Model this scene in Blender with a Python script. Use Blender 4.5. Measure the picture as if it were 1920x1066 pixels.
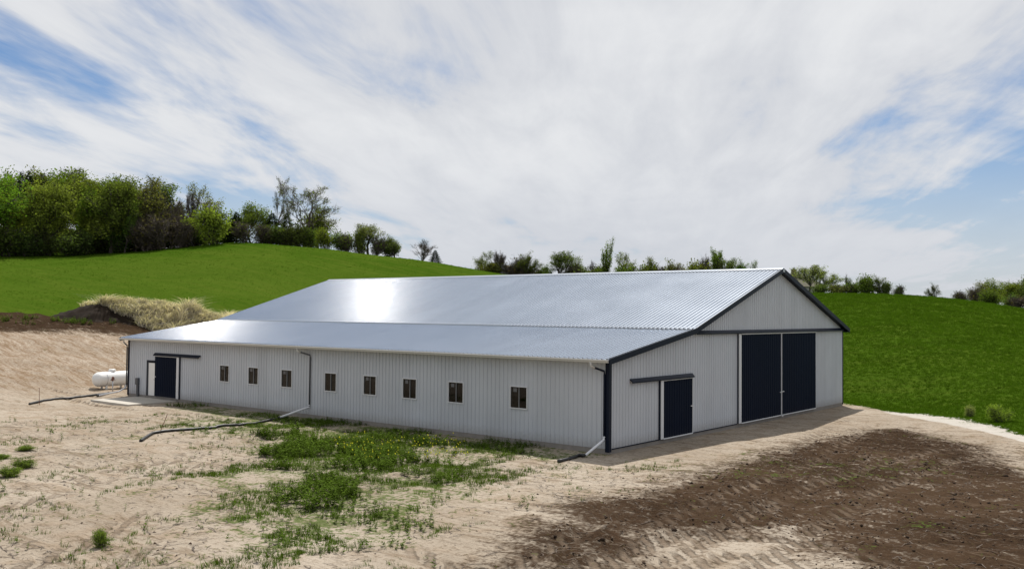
import bpy, math, random
import numpy as np
from mathutils import Matrix, Vector

# ------------------------------------------------------------------ scene, camera, sky, sun, exposure
for o in list(bpy.data.objects): bpy.data.objects.remove(o)
scene = bpy.context.scene
COL = scene.collection
S = 0.8128                                   # fitted units -> metres (roof ribs 9 in apart)
CAM = np.array([24.2537, -37.7828, 6.5034]) * S
YAW, PITCH, ROLL, FPX = 0.67672, 0.03217, 0.00893, 1719.75
def cam_axes():
    f = np.array([-math.sin(YAW) * math.cos(PITCH), math.cos(YAW) * math.cos(PITCH), math.sin(PITCH)])
    r0 = np.array([math.cos(YAW), math.sin(YAW), 0.0]); u0 = np.cross(r0, f)
    r = r0 * math.cos(ROLL) + u0 * math.sin(ROLL); u = -r0 * math.sin(ROLL) + u0 * math.cos(ROLL)
    return r, u, f
CR, CU, CF = cam_axes()
cd = bpy.data.cameras.new('camera'); cam = bpy.data.objects.new('camera', cd); COL.objects.link(cam)
m = Matrix.Identity(4)
for i in range(3):
    m[i][0], m[i][1], m[i][2], m[i][3] = CR[i], CU[i], -CF[i], CAM[i]
cam.matrix_world = m
cd.sensor_width = 36; cd.lens = FPX / 1920 * 36; cd.clip_start = 0.1; cd.clip_end = 5000
scene.camera = cam

SUN_AZ, SUN_EL = math.radians(-35), math.radians(60)      # azimuth from +Y towards +X
sd = Vector((math.sin(SUN_AZ) * math.cos(SUN_EL), math.cos(SUN_AZ) * math.cos(SUN_EL), math.sin(SUN_EL)))
sl = bpy.data.lights.new('sun', 'SUN'); sl.energy = 5.0; sl.angle = math.radians(0.55); sl.color = (1.0, 0.955, 0.89)
sun = bpy.data.objects.new('sun', sl); COL.objects.link(sun)
sun.rotation_euler = sd.to_track_quat('Z', 'Y').to_euler(); sun.location = (0, 0, 60)

scene.view_settings.view_transform = 'Standard'; scene.view_settings.look = 'None'
scene.view_settings.exposure = 0.1; scene.view_settings.gamma = 1.0
scene.view_settings.use_curve_mapping = False

class NT:
    """small helper round a node tree"""
    def __init__(s, tree): s.t = tree; s.n = tree.nodes; s.l = tree.links; s.n.clear()
    def node(s, typ, **kw):
        n = s.n.new(typ)
        for k, v in kw.items():
            if k.startswith('i_'):
                key = k[2:]; key = int(key) if key.isdigit() else key.replace('_', ' ')
                if isinstance(v, bpy.types.NodeSocket): s.l.new(v, n.inputs[key])
                else: n.inputs[key].default_value = v
            else: setattr(n, k, v)
        return n
    def math(s, op, a, b=0.0, c=None, clamp=False):
        n = s.n.new('ShaderNodeMath'); n.operation = op; n.use_clamp = clamp
        for i, v in enumerate((a, b) if c is None else (a, b, c)):
            if isinstance(v, bpy.types.NodeSocket): s.l.new(v, n.inputs[i])
            else: n.inputs[i].default_value = v
        return n.outputs[0]
    def mix(s, fac, a, b, blend='MIX'):
        n = s.n.new('ShaderNodeMix'); n.data_type = 'RGBA'; n.blend_type = blend
        for i, v in ((0, fac), (6, a), (7, b)):
            if isinstance(v, bpy.types.NodeSocket): s.l.new(v, n.inputs[i])
            elif i == 0: n.inputs[i].default_value = v
            else: n.inputs[i].default_value = (*v, 1) if len(v) == 3 else v
        return n.outputs[2]
    def ramp(s, fac, lo, hi, smooth=True):
        n = s.n.new('ShaderNodeMapRange'); n.interpolation_type = 'SMOOTHSTEP' if smooth else 'LINEAR'
        s.l.new(fac, n.inputs[0]); n.inputs[1].default_value = lo; n.inputs[2].default_value = hi
        return n.outputs[0]
    def noise(s, vec, scale, detail=4, rough=0.55, dist=0.0):
        n = s.n.new('ShaderNodeTexNoise'); n.inputs['Scale'].default_value = scale
        n.inputs['Detail'].default_value = detail; n.inputs['Roughness'].default_value = rough
        n.inputs['Distortion'].default_value = dist
        if vec is not None: s.l.new(vec, n.inputs['Vector'])
        return n.outputs[0]

world = bpy.data.worlds.new('World'); scene.world = world; world.use_nodes = True
w = NT(world.node_tree)
sky = w.node('ShaderNodeTexSky', sky_type='NISHITA', sun_disc=False, sun_elevation=SUN_EL, sun_rotation=SUN_AZ,
             air_density=1.0, dust_density=0.6, ozone_density=1.6)
tc = w.node('ShaderNodeTexCoord')
sep = w.node('ShaderNodeSeparateXYZ', i_0=tc.outputs['Generated'])
zz = w.math('ADD', w.math('MAXIMUM', sep.outputs[2], 0.0), 0.10)
AX = (math.sin(math.radians(-31)), math.cos(math.radians(-31)))       # the cirrus streaks run this way
uu = w.math('DIVIDE', w.math('ADD', w.math('MULTIPLY', sep.outputs[0], AX[0]), w.math('MULTIPLY', sep.outputs[1], AX[1])), zz)
vv = w.math('DIVIDE', w.math('SUBTRACT', w.math('MULTIPLY', sep.outputs[0], AX[1]), w.math('MULTIPLY', sep.outputs[1], AX[0])), zz)
c1 = w.node('ShaderNodeCombineXYZ', i_0=w.math('MULTIPLY', uu, 0.50), i_1=w.math('MULTIPLY', vv, 0.85), i_2=3.7)
c2 = w.node('ShaderNodeCombineXYZ', i_0=w.math('MULTIPLY', uu, 0.75), i_1=w.math('MULTIPLY', vv, 2.6), i_2=8.1)
n1 = w.noise(c1.outputs[0], 1.15, 6, 0.56, 0.55)
n2 = w.noise(c2.outputs[0], 1.3, 7, 0.60, 0.35)
side = w.math('ABSOLUTE', w.math('ADD', vv, 0.02))
cov = w.math('ADD', w.math('ADD', w.math('MULTIPLY', n1, 0.52), 0.125), w.math('MULTIPLY', n2, 0.34))
cov = w.math('SUBTRACT', cov, w.math('MULTIPLY', w.ramp(side, 0.45, 1.9), 0.125))
cloud = w.ramp(cov, 0.325, 0.495)
lowhaze = w.ramp(sep.outputs[2], 0.22, 0.0)
cloud = w.math('MAXIMUM', cloud, w.math('MULTIPLY', lowhaze, 0.85))
cloud = w.math('MULTIPLY', cloud, 0.95)
shade = w.ramp(w.math('ADD', w.math('MULTIPLY', n1, 0.5), w.math('MULTIPLY', n2, 0.5)), 0.33, 0.66)
ccol = w.mix(shade, (6.7, 6.85, 7.2), (8.7, 8.75, 8.8))
ccol = w.mix(w.math('MULTIPLY', lowhaze, 0.8), ccol, (6.3, 6.5, 7.1))
skyc = w.mix(1.0, sky.outputs[0], (0.58, 0.74, 0.92), 'MULTIPLY')
bg = w.node('ShaderNodeBackground', i_Color=w.mix(cloud, skyc, ccol), i_Strength=0.09)
w.l.new(bg.outputs[0], w.node('ShaderNodeOutputWorld').inputs[0])

# ------------------------------------------------------------------ pixel <-> place
def ray(x, y): return CF + CR * (x - 960) / FPX + CU * (533 - y) / FPX
FH = np.array([CF[0], CF[1]]) / math.hypot(CF[0], CF[1]); RH = np.array([FH[1], -FH[0]])
def px_angle(x):
    d = ray(x, 560); return math.atan2(d[:2] @ RH, d[:2] @ FH)
def px_slope(x, y):
    d = ray(x, y); return d[2] / math.hypot(d[0], d[1])

# ------------------------------------------------------------------ numpy noise
def _hash(ix, iy, seed):
    h = (ix * 374761393 + iy * 668265263 + seed * 974711) & 0x7fffffff
    h = ((h ^ (h >> 13)) * 1274126177) & 0x7fffffff
    return ((h ^ (h >> 16)) & 0xffff) / 65535.0
def vnoise(x, y, seed=0):
    ix = np.floor(x).astype(np.int64); iy = np.floor(y).astype(np.int64)
    fx = x - ix; fy = y - iy; fx = fx * fx * (3 - 2 * fx); fy = fy * fy * (3 - 2 * fy)
    a = _hash(ix, iy, seed); b = _hash(ix + 1, iy, seed); c = _hash(ix, iy + 1, seed); d = _hash(ix + 1, iy + 1, seed)
    return (a * (1 - fx) + b * fx) * (1 - fy) + (c * (1 - fx) + d * fx) * fy
def fbm(x, y, seed=0, octv=4):
    s = 0; a = 0.5
    for o in range(octv):
        s = s + a * (vnoise(x, y, seed + o * 17) - 0.5); x = x * 2.03 + 11.3; y = y * 2.03 - 7.1; a *= 0.5
    return s
def sstep(a, b, x):
    t = np.clip((x - a) / (b - a), 0, 1); return t * t * (3 - 2 * t)

# ------------------------------------------------------------------ terrain: rolling farmland round a levelled yard
L, W1, W2 = 36.576, 6.728, 19.944
W = W1 + W2; MID = W1 + W2 / 2
ZE, ZJ, ZR, OE, OG = 3.543, 4.673, 7.833, 0.444, 0.286
# compass columns: (pixel column that gives the bearing, toe of slope, [(range, z or ('y', pixel row))...])
COLS = [(-900, [(60, -.2), (88, 3.0), (100, 4.6), (170, 13), (230, 16), (330, 15), (500, 2)]),
        (-350, [(62, -.2), (89, 3.6), (100, 5.2), (173, 14.4), (220, 17), (330, 16), (500, 2)]),
        (0, [(66, -.2), (95, ('y', 606)), (105, ('y', 583)), (188, ('y', 485)), (230, 18.5), (330, 17), (500, 2)]),
        (240, [(71, -.2), (97, ('y', 609)), (107, ('y', 584)), (190, ('y', 473)), (230, 19.5), (330, 17), (500, 2)]),
        (450, [(84, -.2), (97, 2.6), (108, ('y', 581)), (190, ('y', 449)), (228, 20.5), (330, 17), (500, 2)]),
        (600, [(89, -.2), (108, 3.6), (182, ('y', 460)), (218, 18.3), (330, 15), (500, 2)]),
        (750, [(90, -.2), (110, 3.2), (172, ('y', 478)), (210, 16.0), (330, 13), (500, 2)]),
        (870, [(90, -.2), (110, 3.0), (166, ('y', 496)), (205, 14.0), (330, 12), (500, 2)]),
        (980, [(88, -.2), (110, 2.8), (162, ('y', 517)), (205, 12.2), (330, 11), (500, 2)]),
        (1250, [(80, -.2), (104, 2.6), (152, ('y', 541)), (200, 10.2), (330, 9), (500, 2)]),
        (1450, [(68, -.2), (100, 3.8), (144, ('y', 546)), (195, 9.6), (330, 8), (500, 2)]),
        (1540, [(63, -.2), (98, 4.6), (140, ('y', 547)), (190, 9.4), (330, 8), (500, 2)]),
        (1690, [(56, -.2), (92, 4.6), (136, ('y', 549)), (190, 8.6), (330, 7), (500, 2)]),
        (1790, [(52, -.2), (90, 4.0), (133, ('y', 558)), (190, 7.2), (330, 6), (500, 1)]),
        (1920, [(47, -.2), (86, 3.1), (130, ('y', 580)), (190, 5.6), (330, 5), (500, 1)]),
        (2300, [(44, -.2), (85, 2.0), (125, 3.4), (190, 3.0), (330, 3), (500, 0)]),
        (3600, [(44, -.2), (85, 1.0), (125, 1.6), (190, 1.6), (330, 1), (500, 0)])]
TOE_D = np.array([c[1][0][0] for c in COLS], float)
COL_A = np.array([px_angle(c[0]) for c in COLS])
DG = np.arange(0, 520, 1.0)
AG = np.radians(np.arange(-75, 75.01, 0.5))
tab = np.zeros((len(COLS), len(DG)))
for i, (px, kn) in enumerate(COLS):
    ds, zs = [0, kn[0][0] - 4], [-.2, -.2]
    for d, z in kn:
        ds.append(d); zs.append(CAM[2] + px_slope(px, z[1]) * d if isinstance(z, tuple) else z)
    tab[i] = np.interp(DG, ds, zs)
def gsm(a, sig, axis):
    k = np.arange(-int(3 * sig) - 1, int(3 * sig) + 2); g = np.exp(-k * k / (2 * sig * sig)); g /= g.sum()
    n = len(k) // 2
    pad = [(0, 0), (0, 0)]; pad[axis] = (n, n); ap = np.pad(a, pad, mode='edge')
    return sum(g[j] * (ap[j:j + a.shape[0]] if axis == 0 else ap[:, j:j + a.shape[1]]) for j in range(len(k)))
TAB = np.array([np.interp(AG, COL_A, tab[:, j]) for j in range(len(DG))]).T
TAB = gsm(gsm(TAB, 5.0, 1), 3.0, 0)
def polar(x, y):
    dx = x - CAM[0]; dy = y - CAM[1]
    return np.hypot(dx, dy), np.arctan2(dx * RH[0] + dy * RH[1], dx * FH[0] + dy * FH[1])
def toe(a): return np.interp(a, COL_A, TOE_D)
def terrain(x, y):
    D, a = polar(x, y)
    u = np.clip((a - AG[0]) / (AG[1] - AG[0]), 0, len(AG) - 1.001); q = np.clip(D, 0, len(DG) - 1.001)
    i = u.astype(int); j = q.astype(int); fu = u - i; fq = q - j
    z = (TAB[i, j] * (1 - fu) + TAB[i + 1, j] * fu) * (1 - fq) + (TAB[i, j + 1] * (1 - fu) + TAB[i + 1, j + 1] * fu) * fq
    z = np.where(np.abs(a) > AG[-1], -.2 + (z + .2) * sstep(2.6, 1.4, np.abs(a)), z)
    ox = np.maximum(np.maximum(-L - x, x), 0); oy = np.maximum(np.maximum(-y, y - W), 0)
    k = sstep(10.0, 2.5, np.hypot(ox, oy))                       # levelled building pad
    return z * (1 - k) - .2 * k
def px_ground(x, y, fn=terrain):
    d = ray(x, y); d = d / math.hypot(d[0], d[1])
    t = np.arange(8, 330, .1); P = CAM[None] + t[:, None] * d[None]
    h = P[:, 2] - fn(P[:, 0], P[:, 1]); k = np.argmax(h < 0)
    return P[k] if h[k] < 0 else P[-1]
def at_range(x, D):
    d = ray(x, 560); d = d[:2] / math.hypot(d[0], d[1]); return CAM[:2] + d * D
def poly_px(pts): return np.array([px_ground(*p)[:2] for p in pts])
def inside_dist(x, y, poly):
    """signed distance to a polygon on the ground, positive inside"""
    ins = np.zeros(x.shape, bool); dm = np.full(x.shape, 1e9)
    n = len(poly)
    for i in range(n):
        a = poly[i]; b = poly[(i + 1) % n]; e = b - a
        t = np.clip(((x - a[0]) * e[0] + (y - a[1]) * e[1]) / (e @ e + 1e-12), 0, 1)
        dm = np.minimum(dm, np.hypot(x - a[0] - t * e[0], y - a[1] - t * e[1]))
        c = ((a[1] > y) != (b[1] > y)) & (x < (b[0] - a[0]) * (y - a[1]) / (b[1] - a[1] + 1e-12) + a[0])
        ins ^= c
    return np.where(ins, dm, -dm)
SOIL = poly_px([(890, 1075), (985, 1000), (1110, 950), (1230, 912), (1400, 868), (1475, 832), (1600, 808), (1690, 802),
                (1760, 822), (1868, 838), (1890, 872), (1990, 905), (2100, 960), (2100, 1150), (1700, 1150), (1560, 1075), (1490, 1003), (1330, 1003), (1170, 1075)])
WEED = poly_px([(500, 815), (580, 800), (700, 820), (860, 852), (890, 876), (860, 905), (830, 938), (740, 925), (690, 950), (560, 990), (500, 965), (575, 905), (560, 870), (480, 850)])
GRASSY = poly_px([(330, 788), (560, 775), (760, 806), (960, 850), (930, 905), (800, 960), (740, 1010), (560, 1066), (420, 1060), (390, 960), (500, 900), (400, 905), (380, 885), (520, 870), (480, 822), (320, 803)])
def soilmask(x, y): return inside_dist(x, y, SOIL) + 2.2 * fbm(x * .45, y * .45, 5, 4)
def bankmask(x, y):                                            # strip of bare topsoil along the foot of the hill field
    D, a = polar(x, y); c = np.interp(a, COL_A, np.array([k[1][1][0] for k in COLS], float))
    return sstep(-5, 0, D - c + 2 + 4 * fbm(x * .3, y * .3, 9)) * sstep(.0, -.06, a - px_angle(520))
def fieldline(a):
    base = toe(a) + 1.5
    up = np.interp(a, COL_A, np.array([k[1][2][0] for k in COLS], float)) - 2.0
    t = sstep(px_angle(545), px_angle(430), a)
    return base * (1 - t) + up * t
def is_field(x, y):
    D, a = polar(x, y)
    f = D - fieldline(a) + 1.6 * fbm(x * .25, y * .25, 3)
    return np.where(np.abs(a) > 1.45, -1, f)
RUTS = [poly_px(p) for p in ([(-150, 985), (120, 905), (400, 852), (640, 842)], [(60, 1085), (330, 965), (600, 1000), (760, 1085)], [(1000, 1085), (1230, 960), (1480, 872), (1600, 792)],
                             [(1120, 1090), (1320, 1020), (1500, 1028), (1640, 1090)], [(-100, 742), (60, 728), (200, 752), (420, 800)], [(1250, 1090), (1420, 1010), (1560, 925), (1800, 850)])]
def line_dist(x, y, pl):
    dm = np.full(x.shape, 1e9)
    for a, b in zip(pl[:-1], pl[1:]):
        e = b - a; t = np.clip(((x - a[0]) * e[0] + (y - a[1]) * e[1]) / (e @ e), 0, 1)
        dm = np.minimum(dm, np.hypot(x - a[0] - t * e[0], y - a[1] - t * e[1]))
    return dm
def rutmask(x, y):
    m = np.zeros(x.shape); xw = x + 1.2 * fbm(x * .15, y * .15, 131, 2); yw = y + 1.2 * fbm(x * .15, y * .15, 137, 2)
    for pl in RUTS: m = np.maximum(m, np.exp(-((line_dist(xw, yw, pl) - .85) / .26) ** 4))
    return m * sstep(-.22, .1, fbm(x * .3, y * .3, 139, 3))
def detail(x, y):
    D, a = polar(x, y); near = sstep(130, 60, D)
    ox = np.maximum(np.maximum(-L - x, x), 0); oy = np.maximum(np.maximum(-y, y - W), 0)
    k = sstep(.6, 4.0, np.hypot(ox, oy))
    fld = sstep(-1, 3, is_field(x, y))
    sm = sstep(-.3, .8, soilmask(x, y))
    z = near * (1 - fld) * (fbm(x * .18, y * .18, 21, 3) * .30 + fbm(x * .9, y * .9, 31, 4) * .14)
    z = z + near * sm * (np.abs(fbm(x * 1.7, y * 1.7, 41, 4)) * .42 + .05)
    z = z - .07 * near * (1 - fld) * rutmask(x, y)
    bank = (1 - fld) * sstep(66, 72, D) * sstep(.0, -.08, a - px_angle(420))
    z = z + bank * (fbm(x * .5, y * .5, 61, 4) * .7)
    z = z + fld * (fbm(x * .05, y * .05, 71, 3) * .9 * sstep(50, 90, D) + fbm(x * .7, y * .7, 72, 3) * .12)
    return z * k
def ground(x, y): return terrain(x, y) + detail(x, y)
def gpt(x, y): return float(ground(np.array([x]), np.array([y]))[0])
def pxg(x, y):
    p = px_ground(x, y); return np.array([p[0], p[1], gpt(p[0], p[1])])

# ------------------------------------------------------------------ materials
MAT = {}
def material(name, build):
    m = bpy.data.materials.new(name); m.use_nodes = True; n = NT(m.node_tree)
    out = n.node('ShaderNodeOutputMaterial'); sh = build(n, out)
    if sh is not None: n.l.new(sh, out.inputs[0])
    MAT[name] = m; return m
def plain(col, rough=.5, metal=0.0, var=.08, vs=3.0, bump=0.0, bs=40.0, spec=.5):
    def b(n, out):
        tc = n.node('ShaderNodeTexCoord'); v = tc.outputs['Object']
        nz = n.noise(v, vs, 5, .6)
        c = n.mix(nz, tuple(x * (1 - var * 2) for x in col), tuple(min(1, x * (1 + var * 2)) for x in col))
        p = n.node('ShaderNodeBsdfPrincipled', i_Base_Color=c, i_Metallic=metal)
        n.l.new(n.math('ADD', n.math('MULTIPLY', nz, .2), rough - .1), p.inputs['Roughness'])
        p.inputs['Specular IOR Level'].default_value = spec
        if bump:
            bn = n.node('ShaderNodeBump', i_Strength=bump, i_Distance=.02, i_Height=n.noise(v, bs, 4, .6)); n.l.new(bn.outputs[0], p.inputs['Normal'])
        return p.outputs[0]
    return b
def siding(col, rough=.42, dirt=.5, spec=.4):
    def b(n, out):
        g = n.node('ShaderNodeNewGeometry'); pos = g.outputs['Position']
        s = n.node('ShaderNodeSeparateXYZ', i_0=pos)
        nz = n.noise(pos, .9, 4, .6); nf = n.noise(pos, 9.0, 4, .6)
        c = n.mix(nz, tuple(x * .90 for x in col), tuple(x * 1.06 for x in col))
        oi = n.node('ShaderNodeObjectInfo'); k = n.math('ADD', n.math('MULTIPLY', oi.outputs['Random'], .09), .955)
        kc = n.node('ShaderNodeCombineColor', i_0=k, i_1=k, i_2=k); c = n.mix(1.0, c, kc.outputs[0], 'MULTIPLY')
        splash = n.math('MULTIPLY', n.ramp(n.math('ADD', s.outputs[2], n.math('MULTIPLY', nf, .5)), .75, .15), dirt)
        c = n.mix(splash, c, (.20, .165, .13))
        p = n.node('ShaderNodeBsdfPrincipled', i_Base_Color=c, i_Roughness=rough); p.inputs['Specular IOR Level'].default_value = spec
        bn = n.node('ShaderNodeBump', i_Strength=.12, i_Distance=.01, i_Height=n.noise(pos, 3.0, 2, .5)); n.l.new(bn.outputs[0], p.inputs['Normal'])
        return p.outputs[0]
    return b
material('siding_grey', siding((.49, .515, .555), .42, .40))
material('navy', plain((.006, .010, .022), .45, 0, .1, spec=.15))
material('navy_door', siding((.005, .009, .021), .55, .03, .05))
material('white_trim', plain((.62, .63, .65), .4, 0, .04))
material('gutter', plain((.50, .49, .46), .45, 0, .06))
material('pvc', plain((.66, .67, .70), .4, 0, .06))
material('black_pipe', plain((.012, .012, .013), .5, 0, .2))
material('galv', plain((.45, .46, .48), .4, .8, .1))
material('white_paint', plain((.74, .74, .73), .35, 0, .03, 2.0))
material('dark_box', plain((.07, .075, .085), .5, 0, .1))
material('dark_inside', plain((.025, .023, .022), .9, 0, .2, spec=.1))
material('wood_skirt', plain((.22, .20, .18), .8, 0, .2, 2, .3))
material('concrete', plain((.42, .39, .34), .85, 0, .10, 1.2, .35, 60))
material('rust', plain((.14, .05, .03), .6, .2, .25, 8))
material('mullion_grey', plain((.16, .16, .165), .5))
material('sticker', plain((.12, .12, .125), .6))
def b_roof(n, out):
    g = n.node('ShaderNodeNewGeometry'); pos = g.outputs['Position']
    nz = n.noise(pos, .35, 4, .6)
    oi = n.node('ShaderNodeObjectInfo')
    c = n.mix(nz, (.54, .59, .66), (.62, .67, .74))
    c = n.mix(n.math('MULTIPLY', oi.outputs['Random'], .25), c, (.49, .54, .61))
    p = n.node('ShaderNodeBsdfPrincipled', i_Base_Color=c, i_Metallic=.9)
    n.l.new(n.math('ADD', n.math('MULTIPLY', nz, .06), .19), p.inputs['Roughness'])
    mp = n.node('ShaderNodeMapping', i_Vector=pos); mp.inputs['Scale'].default_value = (1.1, .35, .35)
    bn = n.node('ShaderNodeBump', i_Strength=.06, i_Distance=.02, i_Height=n.noise(mp.outputs[0], 1.6, 2, .5)); n.l.new(bn.outputs[0], p.inputs['Normal'])
    return p.outputs[0]
material('roof_steel', b_roof)
material('rib_glint_shade', plain((.0015, .0017, .002), .20, 1.0, .05))  # roof steel coloured near-black: paints a dark rib line, tones the sun glint
def b_glass(n, out):
    p = n.node('ShaderNodeBsdfPrincipled', i_Base_Color=(.10, .11, .12, 1), i_Roughness=.03, i_IOR=1.33); p.inputs['Specular IOR Level'].default_value = .2
    p.inputs['Transmission Weight'].default_value = 1.0
    return p.outputs[0]
material('window_glass', b_glass)

def leafmat(name, use_obj=True, col=(.06, .13, .015), trans=.35, rnd=.35):
    def b(n, out):
        g = n.node('ShaderNodeNewGeometry')
        if use_obj: base = n.node('ShaderNodeObjectInfo').outputs['Color']
        else:
            rg = n.node('ShaderNodeRGB'); rg.outputs[0].default_value = (*col, 1); base = rg.outputs[0]
        r = g.outputs['Random Per Island']
        nz = n.noise(g.outputs['Position'], .35, 3, .6)
        k = n.math('ADD', n.math('MULTIPLY', r, rnd * 2), 1 - rnd)
        k = n.math('MULTIPLY', k, n.math('ADD', nz, .5))
        kc = n.node('ShaderNodeCombineColor', i_0=k, i_1=k, i_2=k)
        c = n.mix(1.0, base, kc.outputs[0], 'MULTIPLY')
        d = n.node('ShaderNodeBsdfPrincipled', i_Base_Color=c, i_Roughness=.6); d.inputs['Specular IOR Level'].default_value = .0
        tcol = n.mix(1.0, c, (1.5, 1.6, .7), 'MULTIPLY')
        t = n.node('ShaderNodeBsdfTranslucent', i_Color=tcol)
        mx = n.node('ShaderNodeMixShader', i_0=trans, i_1=d.outputs[0], i_2=t.outputs[0])
        return mx.outputs[0]
    return material(name, b)
leafmat('leaf')
leafmat('weed_leaf', False, (.068, .108, .016), .30, .6)
leafmat('yellow_flower', False, (.60, .56, .06), .3, .2)
leafmat('crop', False, (.054, .104, .008), .30, .32)
leafmat('dry_grass', False, (.56, .505, .43), .20, .5)
material('bark', plain((.055, .045, .037), .9, 0, .25, 4))
material('twig', plain((.085, .068, .055), .9, 0, .2, 4))

def b_yard(n, out):
    g = n.node('ShaderNodeNewGeometry'); pos = g.outputs['Position']
    def att(nm): return n.node('ShaderNodeAttribute', attribute_name=nm).outputs['Fac']
    big = n.noise(pos, .12, 5, .6); mid = n.noise(pos, .9, 6, .62, .4); fine = n.noise(pos, 7.0, 6, .68); vf = n.noise(pos, 32.0, 4, .7)
    st = n.node('ShaderNodeMapping', i_Vector=pos); st.inputs['Rotation'].default_value = (0, 0, .55); st.inputs['Scale'].default_value = (.35, 2.4, 1)
    streak = n.noise(st.outputs[0], 1.1, 6, .66, .8)
    sand = n.mix(n.ramp(big, .3, .7), (.295, .248, .194), (.395, .343, .28))
    sand = n.mix(n.math('MULTIPLY', n.ramp(mid, .46, .64), .60), sand, (.27, .205, .145))
    sand = n.mix(n.math('MULTIPLY', n.ramp(streak, .52, .64), .70), sand, (.19, .145, .10))
    sand = n.mix(n.math('MULTIPLY', n.ramp(fine, .50, .64), .65), sand, (.17, .13, .092))
    sand = n.mix(n.math('MULTIPLY', n.ramp(vf, .52, .66), .55), sand, (.14, .105, .078))
    bk = n.math('MULTIPLY', att('bank'), n.ramp(n.math('ADD', n.math('MULTIPLY', streak, .5), n.math('MULTIPLY', fine, .5)), .40, .60))
    sand = n.mix(n.math('MULTIPLY', bk, .8), sand, (.20, .135, .085))
    wv = n.node('ShaderNodeTexWave', i_Vector=pos, i_Scale=1.1, i_Distortion=2.5, i_Detail=2.0); wv.bands_direction = 'DIAGONAL'
    lug = n.math('MULTIPLY', att('rut'), n.ramp(n.math('ADD', n.math('MULTIPLY', wv.outputs[1], .5), n.math('MULTIPLY', fine, .8)), .45, .85))
    sand = n.mix(n.math('MULTIPLY', lug, .75), sand, (.17, .13, .095))
    soil = n.mix(n.ramp(fine, .3, .7), (.019, .012, .0075), (.052, .033, .021))
    soil = n.mix(n.math('MULTIPLY', n.ramp(vf, .58, .68), .6), soil, (.15, .11, .075))
    soil = n.mix(n.math('MULTIPLY', n.ramp(streak, .60, .70), .5), soil, (.25, .195, .145))
    sfac = n.ramp(n.math('ADD', att('soil'), n.math('MULTIPLY', n.math('SUBTRACT', n.math('ADD', n.math('ADD', n.math('MULTIPLY', mid, .35), n.math('MULTIPLY', streak, .35)), n.math('MULTIPLY', fine, .5)), .6), 3.6)), .15, .95)
    soil = n.mix(n.math('MULTIPLY', n.ramp(big, .42, .62), .55), soil, (.075, .049, .031))
    soil = n.mix(n.math('MULTIPLY', lug, .6), soil, (.20, .155, .115))
    c = n.mix(sfac, sand, soil)
    grav = n.mix(fine, (.38, .35, .31), (.50, .47, .425))
    c = n.mix(n.ramp(n.math('ADD', att('gravel'), n.math('MULTIPLY', n.math('SUBTRACT', mid, .5), 1.0)), .4, .7), c, grav)
    green = n.mix(fine, (.035, .070, .010), (.085, .125, .028))
    gf = n.ramp(n.math('ADD', att('green'), n.math('MULTIPLY', n.math('SUBTRACT', n.math('ADD', n.math('MULTIPLY', mid, .5), n.math('MULTIPLY', fine, .7)), .6), 5.0)), .55, 1.0)
    c = n.mix(n.math('MULTIPLY', gf, .8), c, green)
    p = n.node('ShaderNodeBsdfPrincipled', i_Base_Color=c, i_Roughness=1.0); p.inputs['Specular IOR Level'].default_value = .0
    h = n.math('ADD', n.math('MULTIPLY', mid, .9), n.math('ADD', n.math('MULTIPLY', fine, .30), n.math('ADD', n.math('MULTIPLY', vf, .08), n.math('MULTIPLY', streak, .7))))
    h = n.math('SUBTRACT', h, n.math('MULTIPLY', lug, .8))
    bn = n.node('ShaderNodeBump', i_Strength=.9, i_Distance=.16, i_Height=h); n.l.new(bn.outputs[0], p.inputs['Normal'])
    return p.outputs[0]
material('yard', b_yard)
def b_field(n, out):
    g = n.node('ShaderNodeNewGeometry'); pos = g.outputs['Position']
    big = n.noise(pos, .035, 4, .6); mid = n.noise(pos, .35, 5, .65); fine = n.noise(pos, 3.5, 5, .7)
    st = n.node('ShaderNodeMapping', i_Vector=pos); st.inputs['Rotation'].default_value = (0, 0, -.5); st.inputs['Scale'].default_value = (.12, 1.6, 1)
    rows = n.noise(st.outputs[0], .55, 4, .6)
    c = n.mix(n.ramp(big, .3, .7), (.035, .074, .005), (.054, .093, .009))
    c = n.mix(n.math('MULTIPLY', n.ramp(mid, .45, .75), .5), c, (.026, .055, .004))
    c = n.mix(n.math('MULTIPLY', n.ramp(rows, .45, .65), .5), c, (.072, .100, .013))
    c = n.mix(n.math('MULTIPLY', n.ramp(fine, .50, .75), .5), c, (.032, .062, .006))
    sw = n.noise(pos, .018, 3, .5, .6); c = n.mix(n.math('MULTIPLY', n.ramp(sw, .48, .68), .45), c, (.060, .094, .011))
    p = n.node('ShaderNodeBsdfPrincipled', i_Base_Color=c, i_Roughness=1.0); p.inputs['Specular IOR Level'].default_value = .0
    h = n.math('ADD', n.math('MULTIPLY', mid, .5), n.math('MULTIPLY', fine, .5))
    bn = n.node('ShaderNodeBump', i_Strength=.8, i_Distance=.3, i_Height=h); n.l.new(bn.outputs[0], p.inputs['Normal'])
    return p.outputs[0]
material('field', b_field)
material('soil', plain((.020, .014, .010), .95, 0, .35, 1.5, .8, 6, .1))
material('clod', plain((.045, .030, .021), .95, 0, .35, 3, .4, 20, .1))

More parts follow.
